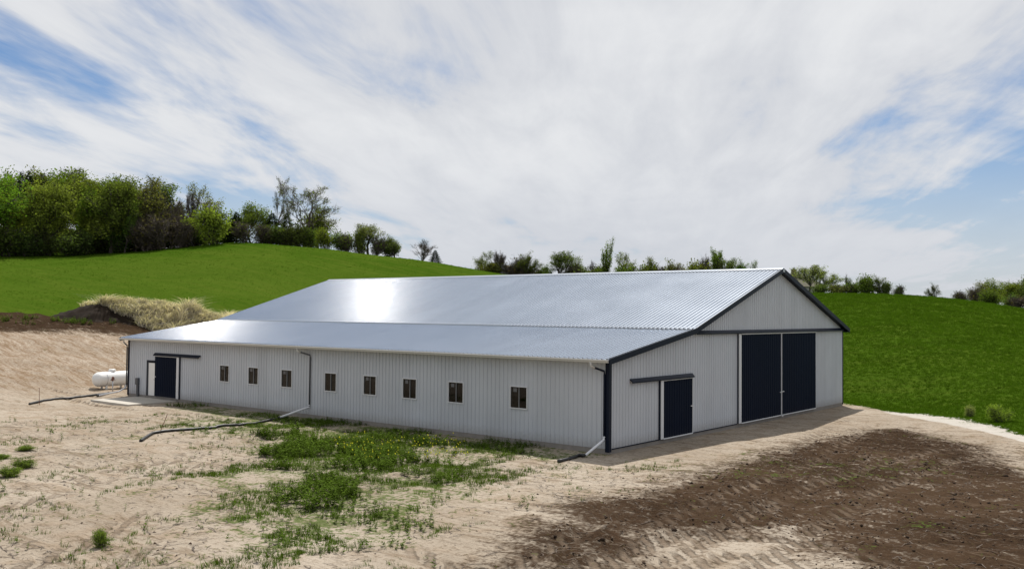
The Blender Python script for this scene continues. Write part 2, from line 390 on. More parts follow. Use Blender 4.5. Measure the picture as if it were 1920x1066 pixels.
# ------------------------------------------------------------------ object helpers
def link(name, me, mat=None, parent=None):
    o = bpy.data.objects.new(name, me); COL.objects.link(o)
    if mat is not None and me is not None and not me.materials: me.materials.append(MAT[mat])
    if parent is not None: o.parent = parent
    return o
def tag(o, label=None, cat=None, group=None, kind=None):
    for k, v in (('label', label), ('category', cat), ('group', group), ('kind', kind)):
        if v: o[k] = v
    return o
def empty(name, loc=(0, 0, 0), rz=0.0):
    o = bpy.data.objects.new(name, None); COL.objects.link(o); o.location = loc; o.rotation_euler = (0, 0, rz)
    o.empty_display_size = .3; return o
def mesh(name, V, F, smooth=False):
    me = bpy.data.meshes.new(name); me.from_pydata([tuple(v) for v in V], [], F); me.update()
    if smooth: me.polygons.foreach_set('use_smooth', [True] * len(me.polygons))
    return me
def mesh_np(name, V, T, smooth=False):
    """triangles / quads from numpy arrays"""
    me = bpy.data.meshes.new(name); V = np.asarray(V, np.float32); T = np.asarray(T, np.int32)
    n, k = T.shape
    me.vertices.add(len(V)); me.vertices.foreach_set('co', V.ravel())
    me.loops.add(n * k); me.loops.foreach_set('vertex_index', T.ravel())
    me.polygons.add(n); me.polygons.foreach_set('loop_start', np.arange(0, n * k, k, dtype=np.int32))
    me.polygons.foreach_set('loop_total', np.full(n, k, np.int32))
    if smooth: me.polygons.foreach_set('use_smooth', np.ones(n, bool))
    me.update(calc_edges=True); return me
class MB:
    def __init__(s): s.V = []; s.F = []
    def box(s, a, b):
        (x0, y0, z0), (x1, y1, z1) = a, b; n = len(s.V)
        s.V += [(x0, y0, z0), (x1, y0, z0), (x1, y1, z0), (x0, y1, z0), (x0, y0, z1), (x1, y0, z1), (x1, y1, z1), (x0, y1, z1)]
        s.F += [tuple(n + i for i in q) for q in ((0, 3, 2, 1), (4, 5, 6, 7), (0, 1, 5, 4), (1, 2, 6, 5), (2, 3, 7, 6), (3, 0, 4, 7))]
        return s
    def prism(s, prof, path_a, path_b):
        """profile of 3D offsets swept from a to b, capped"""
        n = len(s.V); k = len(prof)
        s.V += [tuple(np.array(path_a) + p) for p in prof] + [tuple(np.array(path_b) + p) for p in prof]
        s.F += [(n + i, n + (i + 1) % k, n + k + (i + 1) % k, n + k + i) for i in range(k)]
        s.F += [tuple(n + i for i in reversed(range(k))), tuple(n + k + i for i in range(k))]
        return s
    def tube(s, pts, rad, sides=8, cap=True):
        pts = [np.array(p, float) for p in pts]; n = len(s.V); m = len(pts)
        if not hasattr(rad, '__len__'): rad = [rad] * m
        for i, p in enumerate(pts):
            d = pts[min(i + 1, m - 1)] - pts[max(i - 1, 0)]; d = d / (np.linalg.norm(d) + 1e-9)
            a = np.cross(d, (0, 0, 1)) if abs(d[2]) < .95 else np.cross(d, (1, 0, 0)); a /= np.linalg.norm(a); b = np.cross(d, a)
            for j in range(sides):
                t = 2 * math.pi * j / sides; s.V.append(tuple(p + rad[i] * (a * math.cos(t) + b * math.sin(t))))
        for i in range(m - 1):
            for j in range(sides):
                j2 = (j + 1) % sides; s.F.append((n + i * sides + j, n + i * sides + j2, n + (i + 1) * sides + j2, n + (i + 1) * sides + j))
        if cap:
            s.F.append(tuple(n + j for j in reversed(range(sides)))); s.F.append(tuple(n + (m - 1) * sides + j for j in range(sides)))
        return s
    def lathe(s, prof, sides=24, axis='z', c=(0, 0, 0)):
        n = len(s.V); m = len(prof)
        for r, h in prof:
            for j in range(sides):
                t = 2 * math.pi * j / sides; a, b = r * math.cos(t), r * math.sin(t)
                p = (a, b, h) if axis == 'z' else (a, h, b)
                s.V.append((p[0] + c[0], p[1] + c[1], p[2] + c[2]))
        for i in range(m - 1):
            for j in range(sides):
                j2 = (j + 1) % sides; s.F.append((n + i * sides + j, n + i * sides + j2, n + (i + 1) * sides + j2, n + (i + 1) * sides + j))
        return s
    def build(s, name, mat, parent=None, smooth=False):
        return link(name, mesh(name, s.V, s.F, smooth), mat, parent)

# ------------------------------------------------------------------ ground sheets
def axis_pts(lo, hi, step, far, g=1.12):
    c = list(np.arange(lo, hi + 1e-6, step)); s = step; p = hi; up = []
    while p < far: s = min(s * g, 60); p += s; up.append(p)
    s = step; p = lo; dn = []
    while p > -far: s = min(s * g, 60); p -= s; dn.append(p)
    return np.array(dn[::-1] + c + up)
gx = axis_pts(-48, 40, .24, 1600, 1.07); gy = axis_pts(-26, 36, .24, 1600, 1.07)
GX, GY = np.meshgrid(gx, gy); fx, fy = GX.ravel(), GY.ravel()
GZ = ground(fx, fy)
nx, ny = len(gx), len(gy)
idx = np.arange(nx * ny).reshape(ny, nx)
Q = np.stack([idx[:-1, :-1], idx[:-1, 1:], idx[1:, 1:], idx[1:, :-1]], -1).reshape(-1, 4)
fm = is_field(fx, fy)
qf = fm[Q].mean(1) > 0
VV = np.stack([fx, fy, GZ], 1)
def sub_sheet(name, sel, mat):
    q = Q[sel]; u, inv = np.unique(q, return_inverse=True)
    me = mesh_np(name, VV[u], inv.reshape(-1, 4), True)
    o = link(name, me, mat); o['kind'] = 'structure'; return o, u
yard, uy = sub_sheet('dirt_yard', ~qf, 'yard'); field, uf = sub_sheet('grass_field', qf, 'field')
X_, Y_ = fx[uy], fy[uy]
D_, A_ = polar(X_, Y_)
soil_a = np.maximum(sstep(-2.4, 2.0, soilmask(X_, Y_)), bankmask(X_, Y_) * 1.1) * (1 - 0)
grav_a = sstep(-3.3, -2.3, D_ - fieldline(A_)) * sstep(px_angle(1600), px_angle(1720), A_) * sstep(0.9, .7, A_)
green_a = np.maximum(.78 * sstep(-2.0, 1.5, inside_dist(X_, Y_, GRASSY) + 3 * fbm(X_ * .35, Y_ * .35, 81)),
                     .55 * sstep(-2.2, -.6, D_ - fieldline(A_)) * sstep(px_angle(1500), px_angle(1560), A_) * (A_ < .9))
green_a = np.maximum(green_a, .8 * sstep(-3.2, -2.4, Y_) * (Y_ < .1) * sstep(-30, -27, X_) * sstep(1, -1, X_))
green_a = np.maximum(green_a, .35 * sstep(.05, .3, fbm(X_ * .22, Y_ * .22, 91, 3)) * (D_ < 60))
for nm, arr in (('soil', soil_a), ('gravel', grav_a), ('green', green_a), ('rut', rutmask(X_, Y_)), ('bank', sstep(64, 72, D_) * sstep(.0, -.08, A_ - px_angle(420)))):
    at = yard.data.attributes.new(nm, 'FLOAT', 'POINT'); at.data.foreach_set('value', arr.astype(np.float32))

# ------------------------------------------------------------------ the barn
barn = empty('barn', (0, 0, 0))
tag(barn, 'long grey steel barn with silver ribbed roof, lean-to and navy sliding doors', 'barn')
RIB = .2286
SL1 = (ZJ - ZE) / (W1 + OE); SL2 = (ZR - ZJ) / (W2 / 2); ZT = ZR - (W2 / 2 + OE) * SL2
def roof_top(y):                            # top of the roof pans over a point y of the gable
    if y <= W1: return ZE + (y + OE) * SL1
    if y <= MID: return ZJ + (y - W1) * SL2
    return ZR - (y - MID) * SL2
THK = .16
def wall_top(y): return roof_top(y) - THK
# siding panels: run along a wall axis, cut round openings
def profile(w, hgt=.026, n=4):
    """breakpoints (s, height) of one ribbed panel of width w"""
    p = []; st = w / n
    for i in range(n):
        b = i * st
        p += [(b + .36 * st, 0), (b + .40 * st, hgt), (b + .52 * st, hgt), (b + .56 * st, 0)]
    return [(0, 0)] + p + [(w, 0)]
def prof_h(prof, s): return float(np.interp(s, [q[0] for q in prof], [q[1] for q in prof]))
def siding_panel(parent, a0, a1, topf, holes, place, mat, zb=0.0, n=4, hgt=.026, name='siding_panel'):
    w = a1 - a0; pr = profile(w, hgt, max(1, n)); bp = set(q[0] for q in pr)
    for h in holes:
        for e in h[:2]:
            if a0 < e < a1: bp.add(e - a0)
    bp = sorted(bp); V, F = [], []
    for i in range(len(bp) - 1):
        s0, s1 = bp[i], bp[i + 1]
        if s1 - s0 < 1e-5: continue
        mid = a0 + (s0 + s1) / 2
        cuts = sorted([(h[2], h[3]) for h in holes if h[0] < mid < h[1]])
        t0, t1 = topf(a0 + s0), topf(a0 + s1); z = zb; spans = []
        for c0, c1 in cuts:
            if c0 > z: spans.append(((z, z), (c0, c0)))
            z = max(z, c1)
        if z < min(t0, t1): spans.append(((z, z), (t0, t1)))
        h0, h1 = prof_h(pr, s0), prof_h(pr, s1)
        for (za, zb2), (zc, zd) in spans:
            k = len(V)
            V += [place(a0 + s0, h0, za), place(a0 + s1, h1, zb2), place(a0 + s1, h1, zd), place(a0 + s0, h0, zc)]
            F.append((k, k + 1, k + 2, k + 3))
    if F: return link(name, mesh(name, V, F), mat, parent)
def backing(name, a_rng, topf, holes, place, parent):
    """thin inner liner of the wall with the same openings: the wall part that carries the panels"""
    bps = sorted(set([a_rng[0], a_rng[1]] + [e for h in holes for e in h[:2] if a_rng[0] < e < a_rng[1]] + [k for k in (W1, MID) if a_rng[0] < k < a_rng[1] and name == 'gable_wall']))
    V, F = [], []
    for s0, s1 in zip(bps[:-1], bps[1:]):
        mid = (s0 + s1) / 2; cuts = sorted([(h[2], h[3]) for h in holes if h[0] < mid < h[1]]); z = -.02; t0, t1 = topf(s0), topf(s1); sp = []
        for c0, c1 in cuts:
            if c0 > z: sp.append((z, z, c0, c0))
            z = max(z, c1)
        if z < min(t0, t1): sp.append((z, z, t1, t0))
        for (za, zb, zc, zd) in sp:
            for d0, d1 in ((-.03, -.09),):
                k = len(V)
                V += [place(s0, d0, za), place(s1, d0, zb), place(s1, d0, zc), place(s0, d0, zd), place(s0, d1, za), place(s1, d1, zb), place(s1, d1, zc), place(s0, d1, zd)]
                F += [(k, k + 1, k + 2, k + 3), (k + 7, k + 6, k + 5, k + 4), (k, k + 4, k + 5, k + 1), (k + 3, k + 2, k + 6, k + 7), (k, k + 3, k + 7, k + 4), (k + 1, k + 5, k + 6, k + 2)]
    return link(name, mesh(name, V, F), 'dark_inside', parent)
WIN_Z = (1.265, 2.235); WIN_W = .95
win_x = [c * S for c in (-31.90, -28.54, -24.92, -20.54, -16.94, -13.58, -9.98, -5.55)]
WD = (-34.17, -33.10, 0.0, 2.10)                                       # walk door
holes_l = [(x - WIN_W / 2 + .03, x + WIN_W / 2 - .03, WIN_Z[0] + .03, WIN_Z[1] - .03) for x in win_x] + [WD]
pl_long = lambda a, h, z: (a, -h, z)
pl_gab = lambda a, h, z: (h, a, z)
pl_far = lambda a, h, z: (-L - h, a, z)
pl_back = lambda a, h, z: (a, W + h, z)
lw = backing('long_wall', (-L, 0), lambda a: wall_top(0), holes_l, pl_long, barn)
npan = 40; pw = L / npan
for i in range(npan):
    siding_panel(lw, -L + i * pw, -L + (i + 1) * pw, lambda a: wall_top(0), holes_l, pl_long, 'siding_grey')
gw = backing('gable_wall', (0, W), wall_top, [], pl_gab, barn)
ng = 29; pg = W / ng
for i in range(ng):
    siding_panel(gw, i * pg, (i + 1) * pg, wall_top, [], pl_gab, 'siding_grey')
fw = backing('gable_wall', (0, W), wall_top, [], pl_far, barn)
for i in range(ng): siding_panel(fw, i * pg, (i + 1) * pg, wall_top, [], pl_far, 'siding_grey')
bw = backing('rear_wall', (-L, 0), lambda a: wall_top(W), [], pl_back, barn)
for i in range(npan): siding_panel(bw, -L + i * pw, -L + (i + 1) * pw, lambda a: wall_top(W), [], pl_back, 'siding_grey')
MB().box((-L + .1, .1, -.08), (-.1, W - .1, -.03)).build('floor_slab', 'dark_inside', barn)
# treated skirt board under the siding
MB().box((-L, .002, -.5), (0, .05, -.004)).build('skirt_board', 'wood_skirt', barn)
MB().box((-.05, .06, -.5), (-.002, W, -.004)).build('skirt_board', 'wood_skirt', barn)
MB().box((-L + .002, .06, -.5), (-L + .05, W, -.004)).build('skirt_board', 'wood_skirt', barn)
MB().box((-L + .06, W - .05, -.5), (-.06, W - .002, -.004)).build('skirt_board', 'wood_skirt', barn)
# corner trims: L sections
def corner(x, y, sx, sy, zt, t=.032, wd=.15):
    b = MB()
    b.box((min(x - sx * wd, x + sx * t), min(y + sy * .004, y + sy * t), -.12), (max(x - sx * wd, x + sx * t), max(y + sy * .004, y + sy * t), zt))
    b.box((min(x + sx * .004, x + sx * t), min(y - sy * wd, y + sy * .003), -.12), (max(x + sx * .004, x + sx * t), max(y - sy * wd, y + sy * .003), zt))
    return b.build('corner_trim', 'navy', barn)
corner(0, 0, 1, -1, wall_top(0) - .01); corner(-L, 0, -1, -1, wall_top(0) - .01)
corner(0, W, 1, 1, wall_top(W) - .02, .035, .05); corner(-L, W, -1, 1, wall_top(W) - .02)
# roof slopes: deck below, ribbed panels above
X0, X1 = -L - OG, OG; NP = 41; RW = (X1 - X0) / NP
def roof_slope(y0, z0, y1, z1, tilt):
    length = math.hypot(y1 - y0, z1 - z0); ang = math.atan2(z1 - z0, y1 - y0)
    flip = y1 < y0
    nrm = np.array([0, -(z1 - z0), (y1 - y0)]) / length
    if nrm[2] < 0: nrm = -nrm
    deck = MB(); n_ = nrm * -.015; n2 = nrm * -.13
    P = [np.array((X0 + .01, y0, z0)), np.array((X1 - .01, y0, z0)), np.array((X1 - .01, y1, z1)), np.array((X0 + .01, y1, z1))]
    deck.V = [tuple(p + n_) for p in P] + [tuple(p + n2) for p in P]
    deck.F = [(0, 1, 2, 3), (7, 6, 5, 4), (0, 4, 5, 1), (1, 5, 6, 2), (2, 6, 7, 3), (3, 7, 4, 0)]
    dk = deck.build('roof_slope', 'navy', barn)
    pr = []
    st = RW / 4
    for i in range(4):
        b = i * st
        pr += [(b + .36 * st, 0), (b + .395 * st, .040), (b + .54 * st, .040), (b + .56 * st, .040 - .02 * st * math.tan(math.radians(tilt))), (b + .59 * st, 0)]
    pr = [(0, 0)] + pr + [(RW, 0)]
    dirv = np.array([0, y1 - y0, z1 - z0]) / length
    V, F = [], []
    for s, h in pr:
        for d in (0, length):
            V.append(tuple(np.array([s, 0, 0]) + dirv * d + nrm * h))
    for i in range(len(pr) - 1): F.append((2 * i, 2 * i + 2, 2 * i + 3, 2 * i + 1) if not flip else (2 * i, 2 * i + 1, 2 * i + 3, 2 * i + 2))
    me = mesh('roof_panel', V, F); me.materials.append(MAT['roof_steel']); me.materials.append(MAT['rib_glint_shade'])
    for i in range(4): me.polygons[5 * i + 3].material_index = 1  # thin rib facet, blackened as shade and tilted to place the glint
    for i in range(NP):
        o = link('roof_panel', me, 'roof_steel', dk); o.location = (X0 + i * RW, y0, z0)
    return dk
roof_slope(-OE, ZE, W1 + .02, ZJ + .02 * SL1, 32.5)
roof_slope(W1 - .10, ZJ - .10 * SL2 + .05, MID, ZR, 26.5)
roof_slope(W + OE, ZT, MID, ZR, 27)
# ridge cap and transition flashing
for sx in (1,):
    cap = MB()
    pr = [np.array((0, -.22, -.22 * SL2 + .04)), np.array((0, 0, .055)), np.array((0, .22, -.22 * SL2 + .04)), np.array((0, .22, -.22 * SL2 + .02)), np.array((0, 0, .03)), np.array((0, -.22, -.22 * SL2 + .02))]
    cap.prism(pr, (X0 - .02, MID, ZR), (X1 + .02, MID, ZR)); cap.build('ridge_cap', 'roof_steel', barn)
    MB().box((X1 - .02, MID - .13, ZR - .17), (X1 + .045, MID + .13, ZR - .02)).build('ridge_end_cap', 'galv', barn)
fl = MB()
fl.prism([np.array((0, -.14, -.14 * SL1 + .045)), np.array((0, .0, .055)), np.array((0, .06, .10)), np.array((0, .06, .07)), np.array((0, 0, .03)), np.array((0, -.14, -.14 * SL1 + .03))], (X0, W1, ZJ), (X1, W1, ZJ))
fl.build('transition_flashing', 'roof_steel', barn)
# rake trims on both gables
def rake(x, sx, pts):
    b = MB()
    for (ya, za), (yb, zb) in zip(pts[:-1], pts[1:]):
        b.V += []; n = len(b.V); o = .035 * sx
        for xx in (x + .002 * sx, x + o):
            b.V += [(xx, ya, za + .035), (xx, yb, zb + .035), (xx, yb, zb - .20), (xx, ya, za - .20)]
        b.F += [(n, n + 1, n + 2, n + 3), (n + 7, n + 6, n + 5, n + 4), (n, n + 4, n + 5, n + 1), (n + 3, n + 2, n + 6, n + 7), (n, n + 3, n + 7, n + 4), (n + 1, n + 5, n + 6, n + 2)]
    return b
for x, sx in ((X1, 1), (X0, -1)):
    rake(x, sx, [(-OE - .01, ZE), (W1, ZJ)]).build('rake_trim', 'navy', barn)
    rake(x, sx, [(W1 + .001, ZJ + .002), (MID - .001, ZR)]).build('rake_trim', 'navy', barn)
    rake(x, sx, [(MID + .001, ZR), (W + OE + .01, ZT)]).build('rake_trim', 'navy', barn)
# eave soffits
MB().box((X0 + .03, -OE + .03, wall_top(0) - .03), (X1 - .03, -.03, wall_top(0) - .005)).build('soffit', 'gutter', barn)
MB().box((X0 + .03, W + .03, ZT - .19), (X1 - .005, W + OE - .005, ZT - .15)).build('soffit', 'navy', barn)
MB().box((X0 + .03, W + OE + .002, ZT - .19), (X1 - .005, W + OE + .03, ZT - .01)).build('fascia', 'navy', barn)
# gutter along the low eave
gt = MB(); y = -OE
prof = [np.array((0, 0, 0)), np.array((0, -.03, -.0)), np.array((0, -.115, .0)), np.array((0, -.125, -.03)), np.array((0, -.10, -.075)), np.array((0, -.09, -.115)), np.array((0, -.0, -.115))]
gt.prism(prof, (X0 + .01, y, ZE - .012), (X1 - .02, y, ZE - .012)); gt.build('gutter', 'gutter', barn)
# downspouts with outlet, elbows and kick-out
def downspout(xo, xw, mat, kick):
    zt = ZE - .12
    d = MB().tube([(xo, -OE - .06, zt), (xo, -OE - .06, zt - .14), (xo + (xw - xo) * .3, -OE + .05, zt - .22), (xw, -.09, zt - .36), (xw, -.075, zt - .5), (xw, -.075, .42)], .042, 8)
    o = d.build('downspout', mat, barn, True)
    e = MB().tube([(xo, -OE - .06, zt + .005), (xo, -OE - .06, zt - .14), (xo + (xw - xo) * .3, -OE + .05, zt - .23)], .05, 8); e.build('elbow', 'gutter', o, True)
    k = MB().tube([(xw, -.075, .50), (xw, -.10, .36)] + kick, .05, 10); k.build('kickout', 'pvc', o, True)
downspout(-18.80, -18.28, 'dark_box', [(-18.42, -.35, .30), (-18.75, -1.55, -.06)])
downspout(-.53, -.17, 'navy', [(-.17, -.35, .28), (-.20, -1.30, -.09)])
downspout(-L + .3, -L - .06, 'dark_box', [(-L - .15, -.5, .12), (-L - .55, -1.6, -.09)])
# windows
for i, x in enumerate(win_x):
    a, b = x - WIN_W / 2, x + WIN_W / 2; z0, z1 = WIN_Z; t = .042
    f = MB()
    f.box((a, -.055, z0), (a + t, .03, z1)); f.box((b - t, -.055, z0), (b, .03, z1))
    f.box((a + t, -.055, z0), (b - t, .03, z0 + t)); f.box((a + t, -.055, z1 - t), (b - t, .03, z1))
    wf = f.build('window', 'white_trim', barn)
    MB().box((a + t, -.012, z0 + t), (x - .022, -.006, z1 - t)).build('pane', 'window_glass', wf)
    MB().box((x + .022, .012, z0 + t), (b - t, .018, z1 - t)).build('pane', 'window_glass', wf)
    MB().box((x - .022, -.02, z0 + t), (x + .022, .024, z1 - t)).build('mullion', 'mullion_grey', wf)
    if i not in (3,): MB().box((a + .17, -.016, z1 - .26), (a + .36, -.0135, z1 - .10)).build('sticker', 'sticker', wf)
# doors
def ribbed_leaf(name, a0, a1, z0, z1, place, off, parent, mat='navy_door'):
    """a framed sliding leaf: ribbed skin, each 3 ft sheet its own piece"""
    core = MB()
    def bx(p0, p1): return core.box(tuple(map(min, zip(p0, p1))), tuple(map(max, zip(p0, p1))))
    bx(place(a0, off - .045, z0), place(a1, off - .002, z1))
    leaf = core.build(name, 'navy', parent)
    k = max(1, round((a1 - a0) / .9144)); w_ = (a1 - a0) / k
    for i in range(k):
        siding_panel(leaf, a0 + i * w_, a0 + (i + 1) * w_, lambda a: z1, [], lambda a, h, z: place(a, off + h * .9, z), mat, z0, 4, .02, 'door_panel')
    return leaf
def pbox(place, a0, a1, h0, h1, z0, z1, name, mat, parent):
    p0, p1 = place(a0, h0, z0), place(a1, h1, z1)
    return MB().box(tuple(map(min, zip(p0, p1))), tuple(map(max, zip(p0, p1)))).build(name, mat, parent)
def hood(place, a0, a1, z0, z1, name='track_cover', depth=.17):
    b = MB(); q = [(.024, z1), (.05, z1), (depth, z0 + .06), (depth, z0), (depth - .02, z0), (depth - .02, z0 + .04), (.024, z1 - .04)]
    n = len(q); b.V = [place(a0, h, z) for h, z in q] + [place(a1, h, z) for h, z in q]
    b.F = [(i, (i + 1) % n, n + (i + 1) % n, n + i) for i in range(n)] + [tuple(range(n)), tuple(reversed(range(n, 2 * n)))]
    return b.build(name, 'navy', barn)
# big double doors in the gable
d1 = ribbed_leaf('sliding_door', 11.93, 16.86, .03, 4.37, pl_gab, .085, barn)
d2 = ribbed_leaf('sliding_door', 16.92, 21.92, .03, 4.37, pl_gab, .085, barn)
pbox(pl_gab, 11.66, 11.925, .03, .095, .0, 4.41, 'door_jamb', 'white_trim', barn)
pbox(pl_gab, 11.58, 11.655, .024, .07, .0, 4.41, 'door_edge_trim', 'navy', barn)
pbox(pl_gab, 11.93, 16.86, .075, .118, 4.372, 4.425, 'head_trim', 'white_trim', d1)
pbox(pl_gab, 16.92, 21.92, .075, .118, 4.372, 4.425, 'head_trim', 'white_trim', d2)
pbox(pl_gab, 16.862, 16.918, .06, .125, .0, 4.38, 'astragal', 'white_trim', d1)
pbox(pl_gab, 11.93, 16.86, .075, .112, -.02, .028, 'bottom_rail', 'white_trim', d1)
pbox(pl_gab, 16.92, 21.92, .075, .112, -.02, .028, 'bottom_rail', 'white_trim', d2)
pbox(pl_gab, 16.62, 16.85, .12, .15, 1.22, 1.26, 'handle', 'white_trim', d1)
pbox(pl_gab, 16.93, 17.16, .12, .15, 1.24, 1.28, 'handle', 'white_trim', d2)
pbox(pl_gab, 16.84, 16.94, .126, .18, -.06, .03, 'floor_guide', 'white_trim', d1)
hood(pl_gab, W1 + .35, W - .12, 4.425, 4.60)
pbox(pl_gab, .20, 11.55, .024, .04, -.03, .012, 'base_trim', 'navy', barn)
# small sliding door in the lean-to gable
d3 = ribbed_leaf('sliding_door', 4.19, 6.80, .03, 2.47, pl_gab, .085, barn)
pbox(pl_gab, 3.965, 4.185, .03, .095, .0, 2.50, 'door_jamb', 'white_trim', barn)
pbox(pl_gab, 3.885, 3.96, .024, .07, .0, 2.50, 'door_edge_trim', 'navy', barn)
pbox(pl_gab, 4.19, 6.80, .075, .115, 2.472, 2.52, 'head_trim', 'white_trim', d3)
pbox(pl_gab, 6.802, 6.84, .03, .10, .0, 2.47, 'door_jamb', 'white_trim', barn)
pbox(pl_gab, 4.19, 6.80, .075, .110, -.02, .028, 'bottom_rail', 'white_trim', d3)
pbox(pl_gab, 6.58, 6.76, .12, .15, 1.22, 1.26, 'handle', 'white_trim', d3)
hood(pl_gab, 1.51, 6.86, 2.51, 2.69)
# sliding door and walk door in the long wall
d4 = ribbed_leaf('sliding_door', -33.25, -30.82, .03, 2.47, pl_long, .085, barn)
pbox(pl_long, -30.815, -30.57, .03, .095, .0, 2.50, 'door_jamb', 'white_trim', barn)
pbox(pl_long, -30.565, -30.48, .024, .07, .0, 2.50, 'door_edge_trim', 'navy', barn)
pbox(pl_long, -33.25, -30.82, .075, .115, 2.472, 2.52, 'head_trim', 'white_trim', d4)
pbox(pl_long, -33.22, -33.03, .12, .15, 1.20, 1.24, 'handle', 'white_trim', d4)
hood(pl_long, -33.33, -28.36, 2.51, 2.69)
wd = pbox(pl_long, WD[0] + .07, WD[1], -.03, .004, .02, 2.04, 'walk_door', 'white_paint', barn)
pbox(pl_long, WD[0] - .09, WD[0] + .0, .0, .05, .0, 2.20, 'door_frame', 'navy', barn)
pbox(pl_long, WD[0] + .002, WD[1], .0, .05, 2.105, 2.198, 'door_frame', 'navy', barn)
pbox(pl_long, WD[0] + .002, WD[0] + .066, -.03, .03, .0, 2.10, 'door_stop', 'dark_box', wd)
pbox(pl_long, -33.45, -33.32, .006, .05, 1.0, 1.04, 'handle', 'galv', wd)
ub = pbox(pl_long, -35.40, -35.10, .024, .17, .62, 1.03, 'meter_box', 'dark_box', barn)
pbox(pl_long, -35.32, -35.14, .03, .13, -.15, .618, 'conduit', 'dark_box', ub)

# ------------------------------------------------------------------ yard things
def gz0(x, y, z=-.15):
    d = ray(x, y); t = (z - CAM[2]) / d[2]; return CAM + t * d
pq = [gz0(*p)[:2] for p in ((176, 750), (239, 758), (338, 749), (279, 741))]
xs = [-30.75, -34.35]
ya = min(pq[0][1], pq[1][1])
slab = MB().box((-35.2, ya, -.45), (-30.75, -.06, -.13)).build('concrete_pad', 'concrete'); slab['kind'] = 'structure'
# propane tank
tp = pxg(213, 728); tank = empty('propane_tank', (tp[0], tp[1], tp[2]), math.radians(8))
tag(tank, 'white horizontal propane tank on short legs beside the barn corner', 'tank')
R_, LN = .50, 1.15; body = []
for t in np.linspace(-90, 0, 8): body.append((max(.002, R_ * math.cos(math.radians(t))), -LN + .42 * math.sin(math.radians(t))))
for t in np.linspace(0, 90, 8): body.append((max(.002, R_ * math.cos(math.radians(t))), LN + .42 * math.sin(math.radians(t))))
tb = MB().lathe(body, 32, 'y', (0, 0, .70)).build('tank_body', 'white_paint', tank, True)
MB().lathe([(.002, 1.36), (.19, 1.36), (.225, 1.33), (.235, 1.30), (.235, 1.16)], 20, 'z', (0, -.15, 0)).build('valve_dome', 'white_paint', tank, True)
MB().lathe([(R_ + .004, -.82), (R_ + .012, -.815), (R_ + .012, -.785), (R_ + .004, -.78)], 32, 'y', (0, 0, .70)).build('band', 'galv', tb, True)
for sy in (-.75, .75):
    for sx in (-.26, .26):
        MB().box((sx - .04, sy - .06, -.12), (sx + .04, sy + .06, .30)).build('leg', 'white_paint', tank)
    MB().box((-.32, sy - .08, -.14), (.32, sy + .08, -.02)).build('foot_pad', 'concrete', tank)
# yard hydrant
hp = pxg(211, 734); hy = empty('yard_hydrant', tuple(hp))
tag(hy, 'rusty red hand hydrant on pale standpipe in front of the propane tank', 'hydrant')
MB().tube([(0, 0, -.2), (0, 0, .72)], .035, 10).build('standpipe', 'galv', hy, True)
hd = MB().tube([(0, 0, .70), (0, 0, .80), (0, 0, .94), (0, 0, 1.0)], [.05, .075, .07, .03], 12).build('head', 'rust', hy, True)
MB().tube([(0, 0, .86), (.08, -.12, .84), (.10, -.18, .74)], .03, 8).build('spout', 'rust', hd, True)
MB().tube([(0, 0, .98), (-.05, .10, .96), (-.09, .20, .72)], .016, 6).build('lever', 'rust', hy, True)
# black drain hoses from the downspouts
def hose(name, pxs, label, r=.07, start=None):
    P = [np.array(start, float)] if start is not None else []
    for p in pxs:
        g = pxg(*p); P.append(g + np.array((0, 0, r * .75)))
    pts = []
    for a, b in zip(P[:-1], P[1:]):
        k = max(2, int(np.linalg.norm(b - a) / .16))
        for i in range(k):
            q = a + (b - a) * i / k
            zt = gpt(q[0], q[1]) + r * .75
            q[2] = max(q[2], zt) if start is None or i or len(pts) else q[2]
            pts.append(q)
    pts.append(P[-1]); pts = [p + np.array((.05 * math.sin(i * .21), .05 * math.cos(i * .17), 0)) for i, p in enumerate(pts)]
    rad = [r * (1.0 if i % 2 else .86) for i in range(len(pts))]
    o = MB().tube(pts, rad, 10).build(name, 'black_pipe', None, True)
    tag(o, label, 'drain hose', 'drain hoses on the dirt'); return o
hose('drain_hose', [(538, 783), (480, 795), (400, 803), (330, 808), (290, 812), (262, 824)], 'long black corrugated drain hose from the mid-wall downspout', .075, (-18.78, -1.70, -.08))
hose('drain_hose', [(205, 738), (160, 745), (120, 748), (85, 752), (57, 757)], 'black corrugated drain hose beside the propane tank', .075, (-L - .62, -1.75, -.10))
hose('drain_hose', [(1085, 856), (1064, 862), (1046, 866)], 'short black drain hose end by the near navy corner', .07, (-.22, -1.42, -.10))
# marker stakes
def stake(px, top_px, label, mat, r=.012):
    b = pxg(*px); h = (px[1] - top_px[1]) / FPX * np.linalg.norm(b - CAM); lx = (top_px[0] - px[0]) / FPX * np.linalg.norm(b - CAM)
    o = MB().tube([(0, 0, -.15), (RH[0] * lx, RH[1] * lx, h)], r, 6).build('stake', mat); o.location = tuple(b)
    tag(o, label, 'stake')
stake((297, 811), (312, 778), 'thin leaning steel rod by the end of the long hose', 'rust', .014)
stake((74, 757), (73, 728), 'thin upright rod at the end of the hose near the tank', 'rust', .014)

